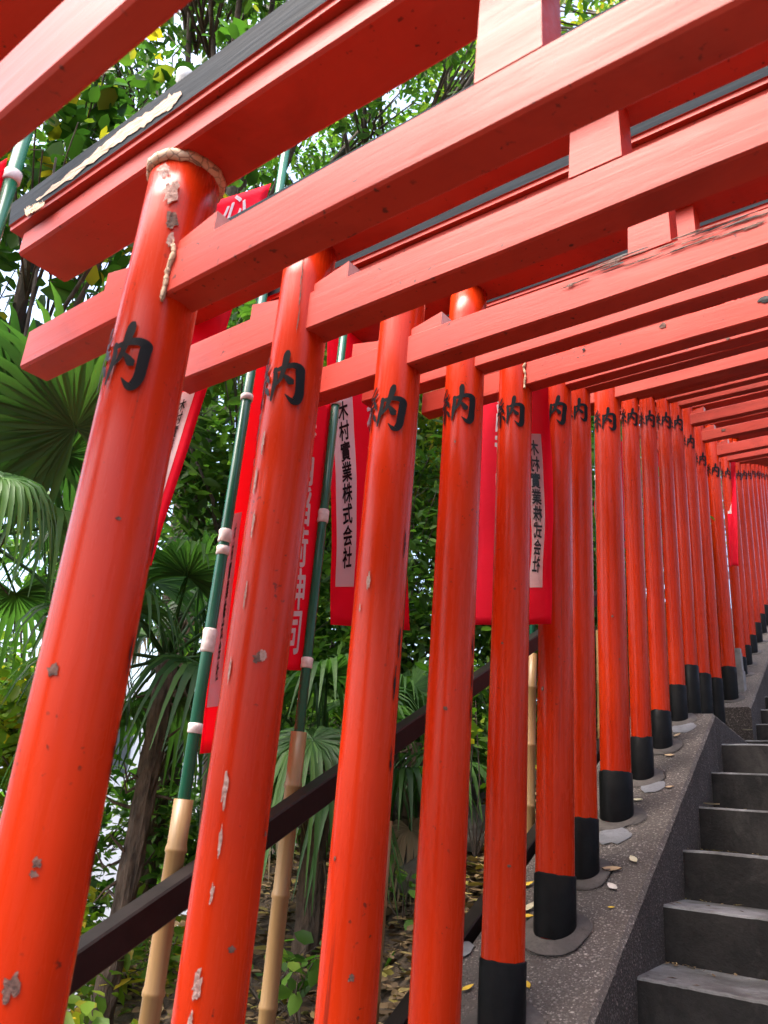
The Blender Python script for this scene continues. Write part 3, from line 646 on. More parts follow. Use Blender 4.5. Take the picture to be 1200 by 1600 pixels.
def banner(label, TL, TR, BR, BL, strip=None, strip_text=None, big=None, mirror=False, wave=.015, seed=0, strip_span=(.52, .90)):
    C4 = [np.array(p, float) for p in (TL, TR, BR, BL)]
    nrm = np.cross(C4[1]-C4[0], C4[3]-C4[0]); nrm /= np.linalg.norm(nrm)
    if nrm @ C4[0] > 0: nrm = -nrm                                   # towards the viewer
    def S(u, v, off=0.0):
        p = (C4[0]*(1-u)+C4[1]*u)*(1-v)+(C4[3]*(1-u)+C4[2]*u)*v
        w = wave*(math.sin(u*5.5+v*3+seed)*.7+math.sin(v*9+u*2+seed*2)*.5+.6*noise.noise(Vector((u*3, v*6, seed))))*(.25+.75*v)
        return p+nrm*(w+off)
    nu, nv = 10, 40; V, F = [], []
    for side in (1, -1):
        for j in range(nv+1):
            for i in range(nu+1): V.append(S(i/nu, j/nv, .0006*side))
    N = (nu+1)*(nv+1)
    for j in range(nv):
        for i in range(nu):
            a = j*(nu+1)+i; F.append((a, a+nu+1, a+nu+2, a+1)); F.append((N+a, N+a+1, N+a+nu+2, N+a+nu+1))
    def edge(a, b): F.append((a, b, N+b, N+a))
    for i in range(nu): edge(i, i+1); edge(nv*(nu+1)+i+1, nv*(nu+1)+i)
    for j in range(nv): edge((j+1)*(nu+1), j*(nu+1)); edge(j*(nu+1)+nu, (j+1)*(nu+1)+nu)
    c = (C4[0]+C4[1])/2; o = mesh('banner', V-c, F, M_FLAG); o.data.polygons.foreach_set('use_smooth', [k < 2*nu*nv for k in range(len(F))]); o.location = c
    tag(o, label, 'banner', 'red votive banners')
    W = np.linalg.norm(C4[1]-C4[0]); H = np.linalg.norm(C4[3]-C4[0])
    def sheet(name, u0, u1, v0, v1, off, mat):
        V, F = [], []; a, b = 4, 36
        for sd in (1, -1):
            k = len(V)
            for j in range(b+1):
                for i in range(a+1): V.append(S(u0+(u1-u0)*i/a, v0+(v1-v0)*j/b, off*sd))
            for j in range(b):
                for i in range(a):
                    q = k+j*(a+1)+i; F.append((q, q+a+1, q+a+2, q+1)[::sd])
        mesh(name, V, F, mat, o, smooth=True)
    def text(name, chars, uc, wfrac, v0, v1, off, mat):
        V, F = [], []; n = len(chars); hv = (v1-v0)/n; s = min(wfrac, hv*H/W*.95)
        for k, ch in enumerate(chars):
            gv, gf = glyph(ch); vc = v0+hv*(k+.5)
            for sd in (1, -1):
                b = len(V)
                for cp, (ox, oy) in enumerate(((-.016, .008), (.016, -.008), (0, .018), (0, -.018))):   # heavier, brush-like weight
                    b = len(V)
                    for (gx, gy) in gv:
                        gx2 = gx+ox+.018*noise.noise(Vector((gx*5, gy*5, k*3+seed))); gy2 = gy+oy+.018*noise.noise(Vector((gx*5, gy*5, k*3+seed+40)))
                        uu = uc+(gx2-.5)*s*(-1 if mirror else 1); vv = vc-(gy2-.5)*s*W/H; V.append(S(uu, vv, (off+cp*.00012)*sd))
                    F += [tuple(b+i for i in f) for f in gf]
        if V: mesh(name, V, F, mat, o)
    if strip:
        sheet('name_strip', strip[0], strip[1], strip_span[0], strip_span[1], .0016, M_FLAGW)
        if strip_text: text('name_lettering', strip_text, (strip[0]+strip[1])/2, (strip[1]-strip[0])*.92, strip_span[0]+.02, strip_span[1]-.045, .0030, M_INK)
    if big: text('large_lettering', big[0], big[1], big[2], big[3], big[4], .0022, M_FLAGW)
    return o
NAME = '木村實業株式会社'; BIG = '奉納稲荷神社'
A = at_row
banner('red banner swung aslant behind the first tall post, white mark near its top', A(270, 335, .66), A(424, 286, .56), A(236, 884, .54), A(130, 905, .64), (.60, .84), NAME, ('心', .66, .34, .0, .09), seed=1, strip_span=(.60, .92))
banner('narrow edge-on red banner with white lettering left of the second tall post', A(409, 430, .56), A(450, 425, .86), A(352, 1172, .86), A(314, 1178, .56), (.02, .36), NAME, (BIG, .62, .5, .05, .80), seed=2, strip_span=(.55, .92), wave=.004)
banner('red banner hanging low between the second tall post and its green pole', A(430, 600, .555), A(517, 632, .565), A(482, 1048, .565), A(405, 1046, .555), None, None, (BIG[:5]+'司', .56, .62, .05, .95), seed=3, wave=.004)
banner('red banner with white name strip left of the third tall post', A(514, 405, .62), A(634, 343, .60), A(640, 985, .60), A(517, 976, .62), (.04, .25), NAME, (BIG, .49, .42, .03, .64), seed=4, strip_span=(.40, .905))
banner('red banner seen from behind with mirrored name strip beside the fifth post', A(757, 500, .46), A(852, 500, .12), A(868, 976, .12), A(743, 977, .46), (.70, .89), NAME, (BIG, .42, .40, .06, .75), mirror=True, seed=5, strip_span=(.40, .89))
banner('red banner sliver beside the thin green pole in the eighth post gap', A(930, 690, .60), A(985, 690, .60), A(985, 868, .60), A(928, 868, .60), None, None, (BIG[2:], .3, .5, .05, .95), seed=6)
banner('sliver of red banner between the tenth and twelfth posts', A(1012, 640, .56), A(1042, 640, .56), A(1046, 850, .56), A(1015, 850, .56), None, None, None, seed=7)
banner('far red banner with white strip at its left, seen on the upper flight', A(1134, 712, .16), A(1149, 712, .08), A(1154, 885, .08), A(1139, 885, .16), (.05, .45), None, None, seed=8, strip_span=(.05, .55))
banner('red banner cut by the left frame edge above the nearest green pole', A(-120, 330, .56), A(9, 248, .56), A(-60, 640, .56), A(-190, 700, .56), None, None, None, seed=9)

# ------------------------------------------------------------------ grey stone post on the upper flight
q = at_row(1157, 1075, .11); V, F = [], []
sp = tag(empty('stone_post', (q[0], q[1], Zb(q[1])-.02)), 'short grey stone post standing between the posts on the upper flight', 'stone post')
for k, (z0, z1, w) in enumerate(((-.03, .14, .034), (.143, .27, .026), (.273, .30, .022))):
    m_ = mesh(('plinth', 'shaft', 'top')[k], *hexa([(q[0]+a*w, q[1]+b*w, Zb(q[1])+z0) for a, b in ((-1, -1), (1, -1), (1, 1), (-1, 1))]+[(q[0]+a*w*.94, q[1]+b*w*.94, Zb(q[1])+z1) for a, b in ((-1, -1), (1, -1), (1, 1), (-1, 1))]), M_STONE, sp)

# ------------------------------------------------------------------ patches and fallen leaves on the kerb and steps
def on_kerb(x, y):
    v = ray(x, y); t = 1.0
    f = lambda t: v[2]*t-Zb(v[1]*t)
    ts = np.linspace(.8, 9, 900); prev = f(ts[0])
    for a, b in zip(ts[:-1], ts[1:]):
        if f(a)*f(b) <= 0 or f(b) < 0: return v*b
    return v*3
for k, (x, y, w, h) in enumerate([(960, 1307, .075, .10), (1068, 1138, .07, .12), (1020, 1230, .06, .09), (717, 1488, .05, .06)]):
    c = on_kerb(x, y); n = 18; V = [(c[0], c[1], Zb(c[1])+.0045)]
    for j in range(n):
        a = 2*math.pi*j/n; s = 1+.35*noise.noise(Vector((math.cos(a)*2, math.sin(a)*2, k*4.0))); yy = c[1]+math.sin(a)*h*s*.6; V.append((c[0]+math.cos(a)*w*s*.8, yy, Zb(yy)+.003))
    mesh('mortar_patch', V, [(0, 1+j, 1+(j+1) % n) for j in range(n)], M_PATCH, KERB_LOW)
def fallen(x, y, size, mat, label, where='kerb', rot=None, curl=.25):
    if where == 'kerb': c = on_kerb(x, y); sl = .47; zf = lambda yy: Zb(yy)
    else:
        zt = where; v = ray(x, y); c = v*(zt/v[2]); zf = lambda yy: zt
    rot = random.uniform(0, 6.28) if rot is None else rot
    prof = [(-.5, 0.0), (-.28, .17), (0, .23), (.25, .16), (.5, 0.0)]
    V = []; ca, sa = math.cos(rot), math.sin(rot)
    for (u, w) in prof:
        for s in (-1, 0, 1):
            a, b = u*size, w*size*s; lift = .004+(abs(s)*curl*size*.35)+(u*u)*curl*size*.5
            xx, yy = c[0]+a*ca-b*sa, c[1]+a*sa+b*ca; V.append((xx, yy, zf(yy)+lift))
    F = [(i*3+j, i*3+j+1, i*3+j+4, i*3+j+3) for i in range(4) for j in range(2)]
    V = np.array(V); o = mesh('fallen_leaf', V-c, F, M_LEAF1[mat], smooth=True); o.location = c; tag(o, label, 'leaf', 'fallen leaves'); return o
fallen(956, 1364, .062, 'tan', 'curled tan leaf against the black sleeve of the seventh post', rot=.2)
fallen(990, 1348, .050, 'pale', 'pale folded leaf on the kerb near its worn edge', rot=-.8)
fallen(957, 1392, .050, 'white', 'whitish willow-like leaf lying below the curled tan one', rot=-.6)
fallen(955, 1421, .020, 'yellow', 'tiny yellow scrap on the kerb top', rot=.3)
fallen(996, 1253, .040, 'pale', 'pale yellow leaf beside the eighth post', rot=.1)
fallen(1046, 1233, .034, 'tan', 'tan leaf beside the grey mortar smear below the ninth post', rot=.4)
fallen(1046, 1183, .045, 'tan', 'brown leaf at the foot of the tenth post', rot=0)
fallen(1058, 1151, .045, 'tan', 'curled tan leaf just below the pale round patch', rot=1.2)
fallen(826, 1424, .060, 'pale', 'spotted pale leaf seen between the fifth and sixth posts', rot=1.3)
fallen(824, 1386, .045, 'yellow', 'yellow leaf left of the sixth post, upper of two', rot=.9)
fallen(824, 1437, .040, 'yellow', 'yellow leaf left of the sixth post, lower of two', rot=.2)
fallen(730, 1548, .036, 'yellow', 'yellow leaf in the gap before the fifth black sleeve', rot=1.0)
fallen(824, 1545, .034, 'yellow', 'greenish yellow leaf right of the fifth black sleeve', rot=-.7)
fallen(1105, 1399, .045, 'yellow', 'bright yellow leaf on the second step from the bottom', -.2056+.001, .1)
fallen(1078, 1395, .030, 'tan', 'small brown leaf beside the bright yellow one on the step', -.2056+.001, .8)
fallen(1112, 1259, .060, 'pale', 'pale leaf lying along the edge of the fourth step from the bottom', .1224+.001, .05)
fallen(1168, 1142, .050, 'pale', 'yellow-white leaf on the end of the landing kerb', .582, .1)

# ------------------------------------------------------------------ dirt and leaf crumbs caught on the treads
rs = np.random.default_rng(5); V, F = [], []
for k in range(-3, 6):
    yn = 2.433+TREAD*k; zt = -.3696+RISE*k
    for j in range(34):
        back = rs.random() < .7; yy = yn+TREAD-abs(rs.normal())*.025-.004 if back else yn+rs.uniform(.02, TREAD-.02); xx = edge_x(yy)+(abs(rs.normal())*.12 if rs.random() < .5 else rs.uniform(0, STAIR_W))
        a = rs.uniform(0, 6.28); L = rs.uniform(.004, .016); w = L*rs.uniform(.25, .5); b = len(V); d = np.array([math.cos(a), math.sin(a), 0]); t = np.array([-d[1], d[0], 0]); c = np.array([xx, yy, zt+.002])
        V += [c-d*L, c+t*w+(0, 0, .003), c+d*L+(0, 0, rs.uniform(0, .006)), c-t*w+(0, 0, .002)]; F.append((b, b+1, b+2, b+3))
tag(mesh('leaf_crumbs', V, F, M_LITTER), 'crumbs of dry leaf caught in the corners of the steps', 'leaf crumbs', kind='stuff')

# ------------------------------------------------------------------ vegetation
LEAF = np.array([(0, 0, 0), (.30, .26, .05), (.70, .22, .03), (1, 0, -.06), (.70, -.22, .03), (.30, -.26, .05)])
def leaf_cloud(P, size, droop=.3, rs=None, aspect=1.0, outward=None):
    """leaf blades at the points P: two quads folded on the midrib"""
    n = len(P); rs = rs or rng
    d = rs.normal(size=(n, 3)); d[:, 2] = d[:, 2]*.6-droop
    if outward is not None: d += outward*1.1
    d /= np.linalg.norm(d, axis=1)[:, None]
    up = rs.normal(size=(n, 3))*.55+np.array([0, 0, 1.0]); s = np.cross(up, d); s /= np.linalg.norm(s, axis=1)[:, None]+1e-9; w = np.cross(d, s)
    sz = size*rs.uniform(.4, 1.45, n)
    V = P[:, None, :]+sz[:, None, None]*(LEAF[None, :, 0:1]*d[:, None, :]+LEAF[None, :, 1:2]*aspect*s[:, None, :]+LEAF[None, :, 2:3]*w[:, None, :])
    b = np.arange(n)[:, None]*6
    F = np.concatenate([b+np.array([0, 1, 2, 3]), b+np.array([3, 4, 5, 0])], 1).reshape(-1, 4)
    return V.reshape(-1, 3), F
def clump_points(c, r, n, rs, shell=.55):
    d = rs.normal(size=(n, 3)); d /= np.linalg.norm(d, axis=1)[:, None]
    rr = (shell+(1-shell)*rs.random(n)**.6) if shell else rs.random(n)**(1/3)
    return np.array(c)+d*rr[:, None]*np.array(r), d
def tree(name, label, base, clumps, n, size, mat, seed, trunk_r=.06, aspect=1.0, group=None, cat='tree', droop=.3, top=None):
    """clumps: (centre, radii) in world space; leaves sit on twigs through the clumps, limbs run to each clump"""
    rs = np.random.default_rng(seed); base = np.array(base, float)
    o = empty(name, tuple(base)); tag(o, label, cat, group)
    cs = [np.array(c) for c, r in clumps]; cen = sum(cs)/len(cs)
    top = np.array(top) if top is not None else cen*.9+base*.1
    mid = (base+top)/2+rs.normal(size=3)*np.array([.1, .1, 0])
    parts = [tube([base-np.array([0, 0, .1]), base*.7+mid*.3, mid, mid*.4+top*.6, top], [trunk_r*1.25, trunk_r, trunk_r*.85, trunk_r*.65, trunk_r*.4], 10)]
    for c, (cc, r) in zip(cs, clumps):
        s = mid*.5+top*.5 if rs.random() < .6 else mid*.8+top*.2; m = (s+c)/2+rs.normal(size=3)*.1
        parts.append(tube([s, m, c], [trunk_r*.26, trunk_r*.17, trunk_r*.08], 6))
        for k in range(7):
            d = rs.normal(size=3); d /= np.linalg.norm(d); e = c+d*np.array(r)*.85; parts.append(tube([c*.7+s*.3, (c+e)/2+rs.normal(size=3)*.04, e], [trunk_r*.08, trunk_r*.05, .002], 5))
    V, F = join(parts); mesh('trunk', V, F, M_BARK, o, smooth=True)
    vol = np.array([np.prod(np.array(r)*np.ones(3))**(2/3) for c, r in clumps]); cnt = (n*vol/vol.sum()).astype(int)
    Vs, Fs, k = [], [], 0
    for (c, r), m in zip(clumps, cnt):
        sub = max(6, m//45); tw, _ = clump_points(c, r, sub, rs, .35)        # twigs give small tufts and gaps
        P = tw[rs.integers(0, sub, m)]+rs.normal(size=(m, 3))*size*.95
        v, f = leaf_cloud(P, size, droop, rs, aspect); Vs.append(v); Fs.append(f+k); k += len(v)
    fast_mesh('crown', np.concatenate(Vs), np.concatenate(Fs), mat, o)
    return o
def D(x, y, d): return tuple(at_depth(x, y, d))
def gz(p): return (p[0], p[1], ground_z(p[0], p[1]))
def around(c, r, k, spread, seed, flat=.8):
    rs = np.random.default_rng(seed); out = []
    for i in range(k):
        d = rs.normal(size=3); d /= np.linalg.norm(d); out.append((tuple(np.array(c)+d*np.array(spread)*rs.uniform(.5, 1.0)), (r*rs.uniform(.7, 1.2), r*rs.uniform(.7, 1.2), r*rs.uniform(.7, 1.2)*flat)))
    return out

# broad-leaved branches with yellowing leaves close by at the upper left
c = D(110, 210, 2.9); tree('broadleaf_tree', 'near broad-leaved tree at the upper left with some bright yellow leaves', gz(D(-60, 900, 3.6)), around(c, .30, 8, (.65, .5, .5), 1), 1500, .062, M_LEAFB, 1, .05, 1.15, 'trees on the slope', top=D(60, 330, 3.1))
c = D(60, 420, 3.2); tree('broadleaf_tree', 'broad-leaved tree behind the end of the first tie beam', gz(D(-40, 1100, 3.7)), around(c, .3, 7, (.6, .6, .5), 2), 1500, .085, M_LEAFB, 2, .04, 1.1, 'trees on the slope')
# dark evergreen canopy over the first gates
c = D(420, 60, 6.0); tree('evergreen_tree', 'tall dark evergreen tree whose canopy fills the top behind the black caps', gz(D(330, 900, 7.0)), around(c, .85, 16, (2.2, 1.8, 1.3), 3), 17000, .082, M_LEAFD, 3, .13, .72, 'trees on the slope', droop=.6)
c = D(640, 170, 7.0); tree('evergreen_tree', 'evergreen tree with thin gaps of sky seen above the second tie beam', gz(D(560, 800, 8.0)), around(c, .75, 12, (1.5, 1.5, 1.3), 4), 11000, .085, M_LEAF, 4, .11, .7, 'trees on the slope', droop=.5)
c = D(900, -40, 8.0); tree('maple_tree', 'yellow-green autumn tree above the upper right beams', gz((2.2, 6.2, 0)), around(c, .9, 12, (2.0, 1.6, .8), 5), 7500, .085, M_LEAFY, 5, .12, .9, 'trees on the slope', top=(.6, 6.0, 7.0))
# shrubs and trees at post height
c = D(370, 640, 4.6); tree('evergreen_tree', 'dark leafy tree between the first two tall posts', gz(D(370, 1050, 5.0)), around(c, .42, 12, (.6, .6, .95), 7), 4200, .085, M_LEAFD, 7, .06, .8, 'trees on the slope')
c = D(630, 640, 5.2); tree('bamboo_grass', 'light green leafy shrub seen between the third and fourth tall posts', gz(D(640, 1000, 5.6)), around(c, .4, 10, (.5, .5, .8), 8), 5500, .085, M_LEAFY, 8, .05, .6, 'trees on the slope', 'shrub')
c = D(640, 900, 5.0); tree('evergreen_shrub', 'grey-green shrub low between the third and fourth tall posts', gz(D(640, 1150, 5.0)), around(c, .4, 12, (.7, .6, .6), 9), 6500, .075, M_LEAFD, 9, .04, .8, 'trees on the slope', 'shrub')
c = D(560, 1080, 4.4); tree('evergreen_shrub', 'shrub with dark leaves below the banners, behind the handrail', gz(D(560, 1300, 4.4)), around(c, .35, 10, (.8, .6, .45), 10), 5000, .075, M_LEAF, 10, .04, .8, 'trees on the slope', 'shrub')
c = D(40, 960, 4.4); tree('evergreen_shrub', 'bright leafy shrub at the left frame edge beside the first post', gz(D(20, 1400, 4.6)), around(c, .35, 10, (.6, .6, .8), 11), 3000, .085, M_LEAF, 11, .04, .9, 'trees on the slope', 'shrub')
c = D(20, 1180, 4.0); tree('evergreen_shrub', 'light shrub at the left edge below the palm fronds', gz(D(20, 1500, 4.2)), around(c, .3, 7, (.5, .5, .5), 12), 1800, .085, M_LEAFY, 12, .035, .9, 'trees on the slope', 'shrub')
c = D(90, 1330, 4.6); tree('evergreen_shrub', 'fresh green shrub left of the shaggy palm trunk', gz(D(90, 1500, 4.6)), around(c, .32, 9, (.55, .5, .45), 15), 2400, .08, M_LEAF, 15, .03, .9, 'trees on the slope', 'shrub')
c = D(300, 1330, 5.2); tree('evergreen_shrub', 'fresh green shrub between the first two tall posts near the handrail', gz(D(300, 1500, 5.2)), around(c, .32, 9, (.6, .5, .5), 16), 2600, .08, M_LEAF, 16, .03, .9, 'trees on the slope', 'shrub')
c = D(160, 1470, 3.4); tree('evergreen_shrub', 'yellowish shrub in front of the shaggy palm trunk', gz(D(160, 1600, 3.4)), around(c, .2, 7, (.4, .4, .22), 17), 900, .075, M_LEAFY, 17, .02, .9, 'trees on the slope', 'shrub')
c = D(935, 850, 6.5); tree('evergreen_shrub', 'shrub showing through the slit beside the eighth post', gz(D(935, 1150, 6.5)), around(c, .5, 10, (.8, .8, 1.0), 13), 6000, .09, M_LEAF, 13, .05, .8, 'trees on the slope', 'shrub')
c = D(1130, 800, 11.0); tree('evergreen_shrub', 'shrub behind the far posts of the upper flight', gz(D(1130, 950, 11.0)), around(c, .6, 10, (1.0, .9, 1.2), 18), 5000, .10, M_LEAF, 18, .06, .8, 'trees on the slope', 'shrub')
c = D(800, 1000, 5.8); tree('evergreen_shrub', 'dark shrub behind the fourth and fifth posts', gz(D(800, 1250, 5.8)), around(c, .5, 12, (1.0, .9, .8), 14), 7500, .085, M_LEAFD, 14, .05, .8, 'trees on the slope', 'shrub')
# further back on the hillside
rs = random.Random(5)
FAR = [(120, 660, 9, .5), (380, 430, 10, .8), (500, 520, 9, .8), (400, 760, 9, .6), (600, 420, 11, 1.2), (470, 820, 8, .8), (720, 560, 9.5, 1.1), (700, 860, 8, .8), (850, 700, 10, 1.1), (540, 980, 7.5, .6), (420, 980, 7, .5), (780, 320, 12, 1.2), (980, 800, 11, 1.0)]
WHERE = ['at the far left above the palm fans', 'behind the first tall post', 'behind the second tall post', 'low behind the first post and palms', 'behind the third post head', 'at mid height behind the second post', 'behind the fourth post', 'low behind the fourth post', 'behind the sixth post', 'below the lowest banner', 'below the first slanting banner', 'high behind the third tie beam', 'behind the tenth post']
for k, (x, y, d, r) in enumerate(FAR):
    c = D(x, y, d); tree('background_tree', 'distant leafy tree on the slope '+WHERE[k], gz(D(x, 1100, d+.4)), around(c, r*.5, 11, (r*.95, r*.95, r*1.15), 30+k), int(4200*min(1, r)**1.5), .11, (M_LEAF, M_LEAFD, M_LEAF, M_LEAFD)[k % 4], 30+k, .09, .8, 'background trees')
# right bank, out of view; trees behind the viewer added to block low sky
for k, (x, y) in enumerate(((3.0, 1.6), (7.0, 5.5), (7.5, 13.5), (-2.2, -7.0), (2.6, -4.6), (-.6, -8.5))):
    b = gz((x, y, 0)); c = (x+.3, y, b[2]+2.6); tree('unseen_tree', ('tree on the right bank beside the lower flight', 'tree on the right bank beside the landing', 'tree on the right bank beside the top of the stairs', 'unseen sky-blocking tree left of the stairs behind the viewer', 'unseen sky-blocking tree right of the stairs behind the viewer', 'unseen sky-blocking tree at the foot of the stairs behind the viewer')[k], b, around(c, .7, 14, (1.2, 1.3, 1.7), 60+k), 6500, .11, M_LEAF, 60+k, .09, .8, 'trees on the right bank')

# fan palms
def frond(parent, base, hub, radius, normal, axis, n=34, spread=rad(290), droop=.35, mat=None, seed=0, petiole=True):
    """one fan leaf: petiole and pleated segments that part and hang at the tips"""
    rs = np.random.default_rng(seed); base, hub = np.array(base, float), np.array(hub, float)
    nr = np.array(normal, float); nr /= np.linalg.norm(nr); ax = np.array(axis, float); ax -= nr*(ax@nr); ax /= np.linalg.norm(ax); sd = np.cross(nr, ax)
    V, F = [], []
    for k in range(n):
        a = -spread/2+spread*k/(n-1)+rs.normal()*.02; d = ax*math.cos(a)+sd*math.sin(a); t = np.cross(nr, d)
        L = radius*(1-.22*abs(a)/math.pi*1.4)*rs.uniform(.88, 1.06); w = radius*.034*rs.uniform(.85, 1.15); b = len(V); m = 6
        brk = rs.uniform(.55, .85)
        for j in range(m+1):
            s = j/m; hang = droop*L*(max(0, s-.35)**2)*1.3+(0.45*L*max(0, s-brk) if rs.random() < .9 else 0)
            p = hub+d*L*s*(1-.12*s*droop)+np.array([0, 0, -1.0])*hang+nr*.02*radius*math.sin(s*3)
            ww = w*(min(1, s*3.2+.10) if s < .45 else 1-((s-.45)/.55)**1.6*.93); fold = nr*ww*.45
            V += [p-t*ww+fold, p, p+t*ww+fold]
        for j in range(m):
            q = b+j*3; F += [(q, q+1, q+4, q+3), (q+1, q+2, q+5, q+4)]
    o = mesh('frond', V, F, mat or M_PALM, parent, smooth=True)
    if petiole:
        m_ = (base+hub)/2+np.array([0, 0, .06*np.linalg.norm(hub-base)])
        mesh('petiole', *tube([base, m_, hub, hub+ax*radius*.08], [.009, .007, .005, .003], 6), M_PALM, o, smooth=True)
    return o
def palm(label, bx, by, crown_z, n, radius, pet, seed, trunk_r=.055, extra=()):
    rs = np.random.default_rng(seed); zg = ground_z(bx, by)
    o = tag(empty('fan_palm', (bx, by, zg)), label, 'palm', 'fan palms on the slope')
    V, F = [], []; h = crown_z-zg; m = max(10, int(h/.06)); ns = 16
    for i in range(m+1):
        z = zg-.1+(h+.1)*i/m
        for j in range(ns):
            a = 2*math.pi*j/ns; r = trunk_r*(1+.22*noise.noise(Vector((math.cos(a)*2.5, math.sin(a)*2.5, z*11+seed)))+.10*((i*2+j) % 3 == 0)); V.append((bx+r*math.cos(a)+.02*math.sin(z*2+seed), by+r*math.sin(a), z))
    for i in range(m):
        for j in range(ns): F.append((i*ns+j, i*ns+(j+1) % ns, (i+1)*ns+(j+1) % ns, (i+1)*ns+j))
    F.append(tuple(m*ns+j for j in range(ns))); tr = mesh('trunk', V, F, M_FIBRE, o)
    for k in range(22):                                               # old leaf-base stubs
        a = rs.uniform(0, 6.28); z = zg+h*rs.uniform(.25, 1.0); d = np.array([math.cos(a), math.sin(a), 0]); b = np.array([bx, by, z])+d*trunk_r*.9
        L = rs.uniform(.06, .18); mesh('leaf_stub', *tube([b, b+d*L*.4+np.array([0, 0, L*.3*rs.uniform(-1, 1)]), b+d*L*.7+np.array([0, 0, L*rs.uniform(-1.2, .6)])], [.008, .006, .002], 5), M_FIBRE, tr)
    top = np.array([bx, by, crown_z])
    for k in range(n):
        a = k*2.399+seed; el = rad(75-120*k/max(1, n-1)); d = np.array([math.cos(a)*math.cos(el), math.sin(a)*math.cos(el), math.sin(el)])
        hub = top+d*pet*rs.uniform(.75, 1.1); nr = np.cross(np.cross(d, (0, 0, 1.0)), d)+rs.normal(size=3)*.15; ax = d*.8+np.array([0, 0, -.35])
        frond(o, top+d*.03, hub, radius*rs.uniform(.8, 1.1), nr, ax, 30, rad(rs.uniform(230, 310)), rs.uniform(.3, .9) if el > 0 else rs.uniform(.7, 1.2), M_DRYPALM if (el < rad(-30) and k % 2) else None, seed*100+k)
    for (hub, r_, nr, ax, dr, mat) in extra: frond(o, top, hub, r_, nr, ax, 38, rad(300), dr, mat, seed*100+77+int(r_*100))
    return o
c = D(212, 1300, 3.2); palm('small fan palm with a shaggy trunk seen left of the second tall post', c[0], c[1], D(235, 1010, 3.2)[2], 15, .44, .42, 1, .042)
c = D(-70, 1000, 3.0); palm('fan palm at the left edge with a broad backlit fan behind the first tie beam', c[0], c[1], D(-40, 820, 3.0)[2], 12, .48, .50, 2, .05,
     [(D(118, 668, 2.5), .52, (.55, -.35, -.75), (-.4, .1, .9), .10, None), (D(30, 640, 2.6), .50, (.5, -.3, -.7), (-.6, -.2, .7), .15, None), (D(0, 745, 1.9), .22, (.4, -.2, .9), (.5, .4, -.6), 1.5, None)])
c = D(500, 1200, 3.3); palm('low fan palm behind the handrail between the second and third tall posts', c[0], c[1], D(490, 1190, 3.3)[2], 12, .40, .34, 3, .05, [(D(488, 1155, 2.5), .34, (.3, -.4, .9), (.3, -.2, -.5), 1.6, None)])
c = D(655, 1190, 4.0); palm('low fan palm behind the third tall post with a withered hanging frond', c[0], c[1], D(655, 1160, 4.0)[2], 9, .36, .32, 4, .05, [(D(640, 1295, 3.4), .24, (.4, -.5, .7), (.5, -.1, -.6), 1.7, M_DRYPALM)])
c = D(300, 960, 5.2); palm('fan palm further back between the first two tall posts', c[0], c[1], D(290, 930, 5.2)[2], 14, .50, .50, 5)
c = D(430, 1180, 5.0); palm('fan palm in the shade behind the second tall post', c[0], c[1], D(430, 1120, 5.0)[2], 10, .42, .42, 6)
c = D(930, 1060, 7.5); palm('far fan palm seen in the slit left of the eighth post', c[0], c[1], D(930, 1000, 7.5)[2], 10, .45, .45, 7)

# low plants by the rail
def plant(label, c, n, size, mat, seed, h=.22, spread=.14):
    rs = np.random.default_rng(seed); b = gz(c); o = tag(empty('low_plant', b), label, 'plant', 'low plants on the slope'); parts = []; P = []
    top = max(c[2]-b[2], h)
    for k in range(7):
        e = np.array(b)+np.array([rs.normal()*spread, rs.normal()*spread, top*rs.uniform(.7, 1.05)]); parts.append(tube([b, (np.array(b)+e)/2+rs.normal(size=3)*.02, e], [.004, .003, .0015], 5))
        for j in range(n//7): P.append(e*rs.uniform(.75, 1.0)+np.array(b)*0+(np.array(b)-e)*rs.uniform(0, .35)+rs.normal(size=3)*.03 if False else e+(np.array(b)-e)*rs.uniform(0, .35)+rs.normal(size=3)*.035)
    mesh('stem', *join(parts), M_BARK, o); v, f = leaf_cloud(np.array(P), size, .2, rs, 1.2); fast_mesh('leaves', v, f, mat, o)
plant('yellow-green leafy plant at the bottom edge beside the first tall post', D(155, 1575, 2.3), 90, .075, M_LEAFY, 1, spread=.16)
plant('small yellow-leaved sprig behind the handrail by the fifth post', D(750, 1100, 3.6), 40, .06, M_LEAFY, 2)
plant('green seedling on the leaf litter between the second and third tall posts', D(478, 1510, 2.6), 45, .06, M_LEAF, 3, spread=.1)
plant('green seedling between the third and fourth tall posts', D(630, 1430, 3.0), 45, .055, M_LEAF, 4, spread=.1)
plant('grey-green weed low behind the second tall post', D(430, 1530, 2.7), 45, .06, M_LEAFD, 5, spread=.12)
plant('yellow-green plant at the left bottom corner', D(-10, 1590, 2.6), 60, .08, M_LEAFY, 6, spread=.2)

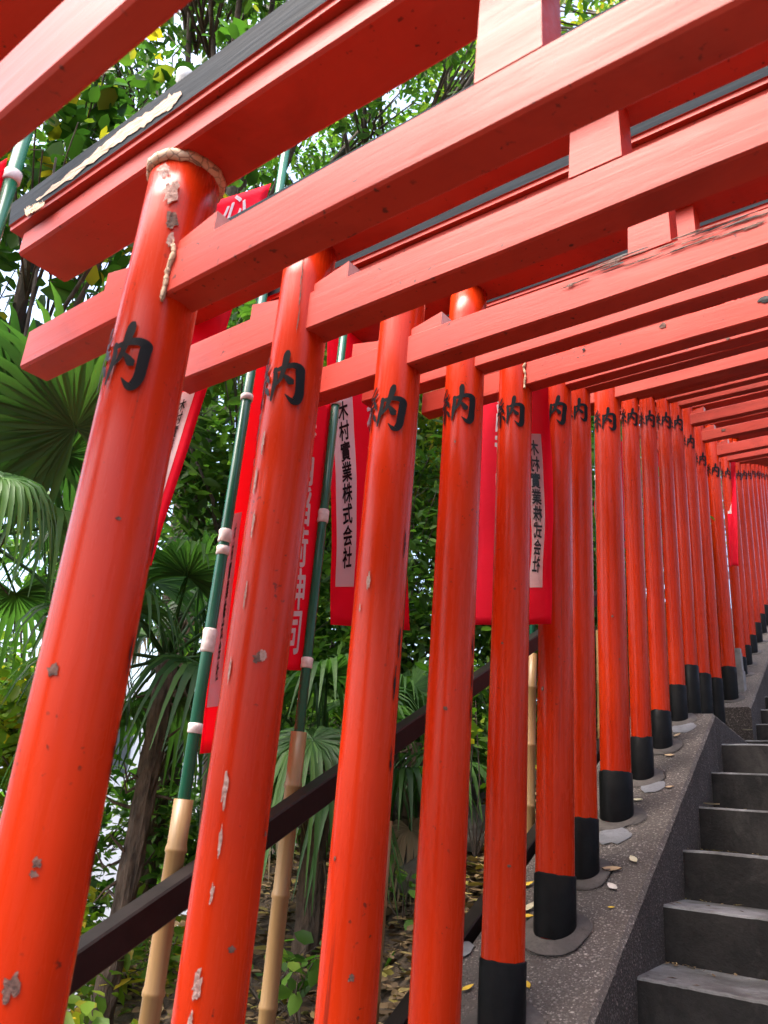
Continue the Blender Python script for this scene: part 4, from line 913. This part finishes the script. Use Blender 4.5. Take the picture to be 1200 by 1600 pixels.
# rocks on the slope
def rock(label, c, r, seed):
    b = gz(c); V, F = [], []; n, m = 14, 9
    for i in range(m+1):
        ph = math.pi*i/m
        for j in range(n):
            a = 2*math.pi*j/n; d = Vector((math.cos(a)*math.sin(ph), math.sin(a)*math.sin(ph), math.cos(ph))); k = 1+.45*noise.noise(d*1.4+Vector((seed*3, 0, 0)))+.14*noise.noise(d*5+Vector((seed, 0, 0)))
            V.append((d.x*r*k, d.y*r*1.2*k, d.z*r*.75*k+r*.2))
    for i in range(m):
        for j in range(n): F.append((i*n+j, i*n+(j+1) % n, (i+1)*n+(j+1) % n, (i+1)*n+j)[::-1])
    o = mesh('rock', V, F, M_ROCK); o.location = b; tag(o, label, 'rock', 'rocks on the slope')
rock('grey rock beyond the handrail between the fourth and fifth posts', at_row(735, 1380, 1.0), .16, 1)
rock('dark rock below the withered palm frond', at_row(680, 1400, 1.0), .15, 2)
rock('rounded rock behind the lower rail, left of the fifth post', at_row(738, 1320, 1.35), .22, 3)
rock('rock half hidden behind the sixth post', at_row(825, 1280, 1.1), .18, 4)
rock('small rock on the leaf litter near the second tall post', at_row(560, 1500, 1.2), .10, 5)

# leaf litter strewn over the slope
rs = np.random.default_rng(77); n = 26000
Y = rs.uniform(-1.5, 8.5, n); Lq = .45+np.abs(rs.normal(size=n))*1.5; X = np.array([edge_x(y) for y in Y])-Lq
P = np.array([(x, y, ground_z(x, y)+.012+abs(rs.normal())*.012) for x, y in zip(X, Y)])
v, f = leaf_cloud(P, .065, 0.0, rs, 1.1)
v = v.reshape(-1, 6, 3); v[:, :, 2] = P[:, None, 2]+(v[:, :, 2]-P[:, None, 2])*.35
tag(fast_mesh('leaf_litter', v.reshape(-1, 3), f, M_LITTER), 'brown and yellow leaf litter covering the slope beyond the kerb', 'leaf litter', kind='stuff')

# pale building beyond the trees, below the slope
bo = tag(empty('apartment_building', (-24, 12, -9.2)), 'pale building glimpsed through the leaves at the far left', 'building')
mesh('wall', *hexa([(-34, -8, -9.2), (-22, -8, -9.2), (-16, 22, -9.2), (-34, 22, -9.2), (-34, -8, 2.6), (-22, -8, 2.6), (-16, 22, 2.6), (-34, 22, 2.6)]), M_WALL, bo)
dx, dy = 6/30.6, 30/30.6
for fl in range(1):
    for k in range(8):
        s = 2+k*3.5; z = .4; p = np.array([-22+dx*s, -8+dy*s, z]); t = np.array([dx, dy, 0]); nn = np.array([dy, -dx, 0])*.04
        w = mesh('window', *hexa([tuple(p+nn*0-nn), tuple(p-nn+t*1.5), tuple(p+nn+t*1.5), tuple(p+nn), tuple(p-nn+np.array([0, 0, 1.3])), tuple(p-nn+t*1.5+np.array([0, 0, 1.3])), tuple(p+nn+t*1.5+np.array([0, 0, 1.3])), tuple(p+nn+np.array([0, 0, 1.3]))]), M_GLASS, bo)
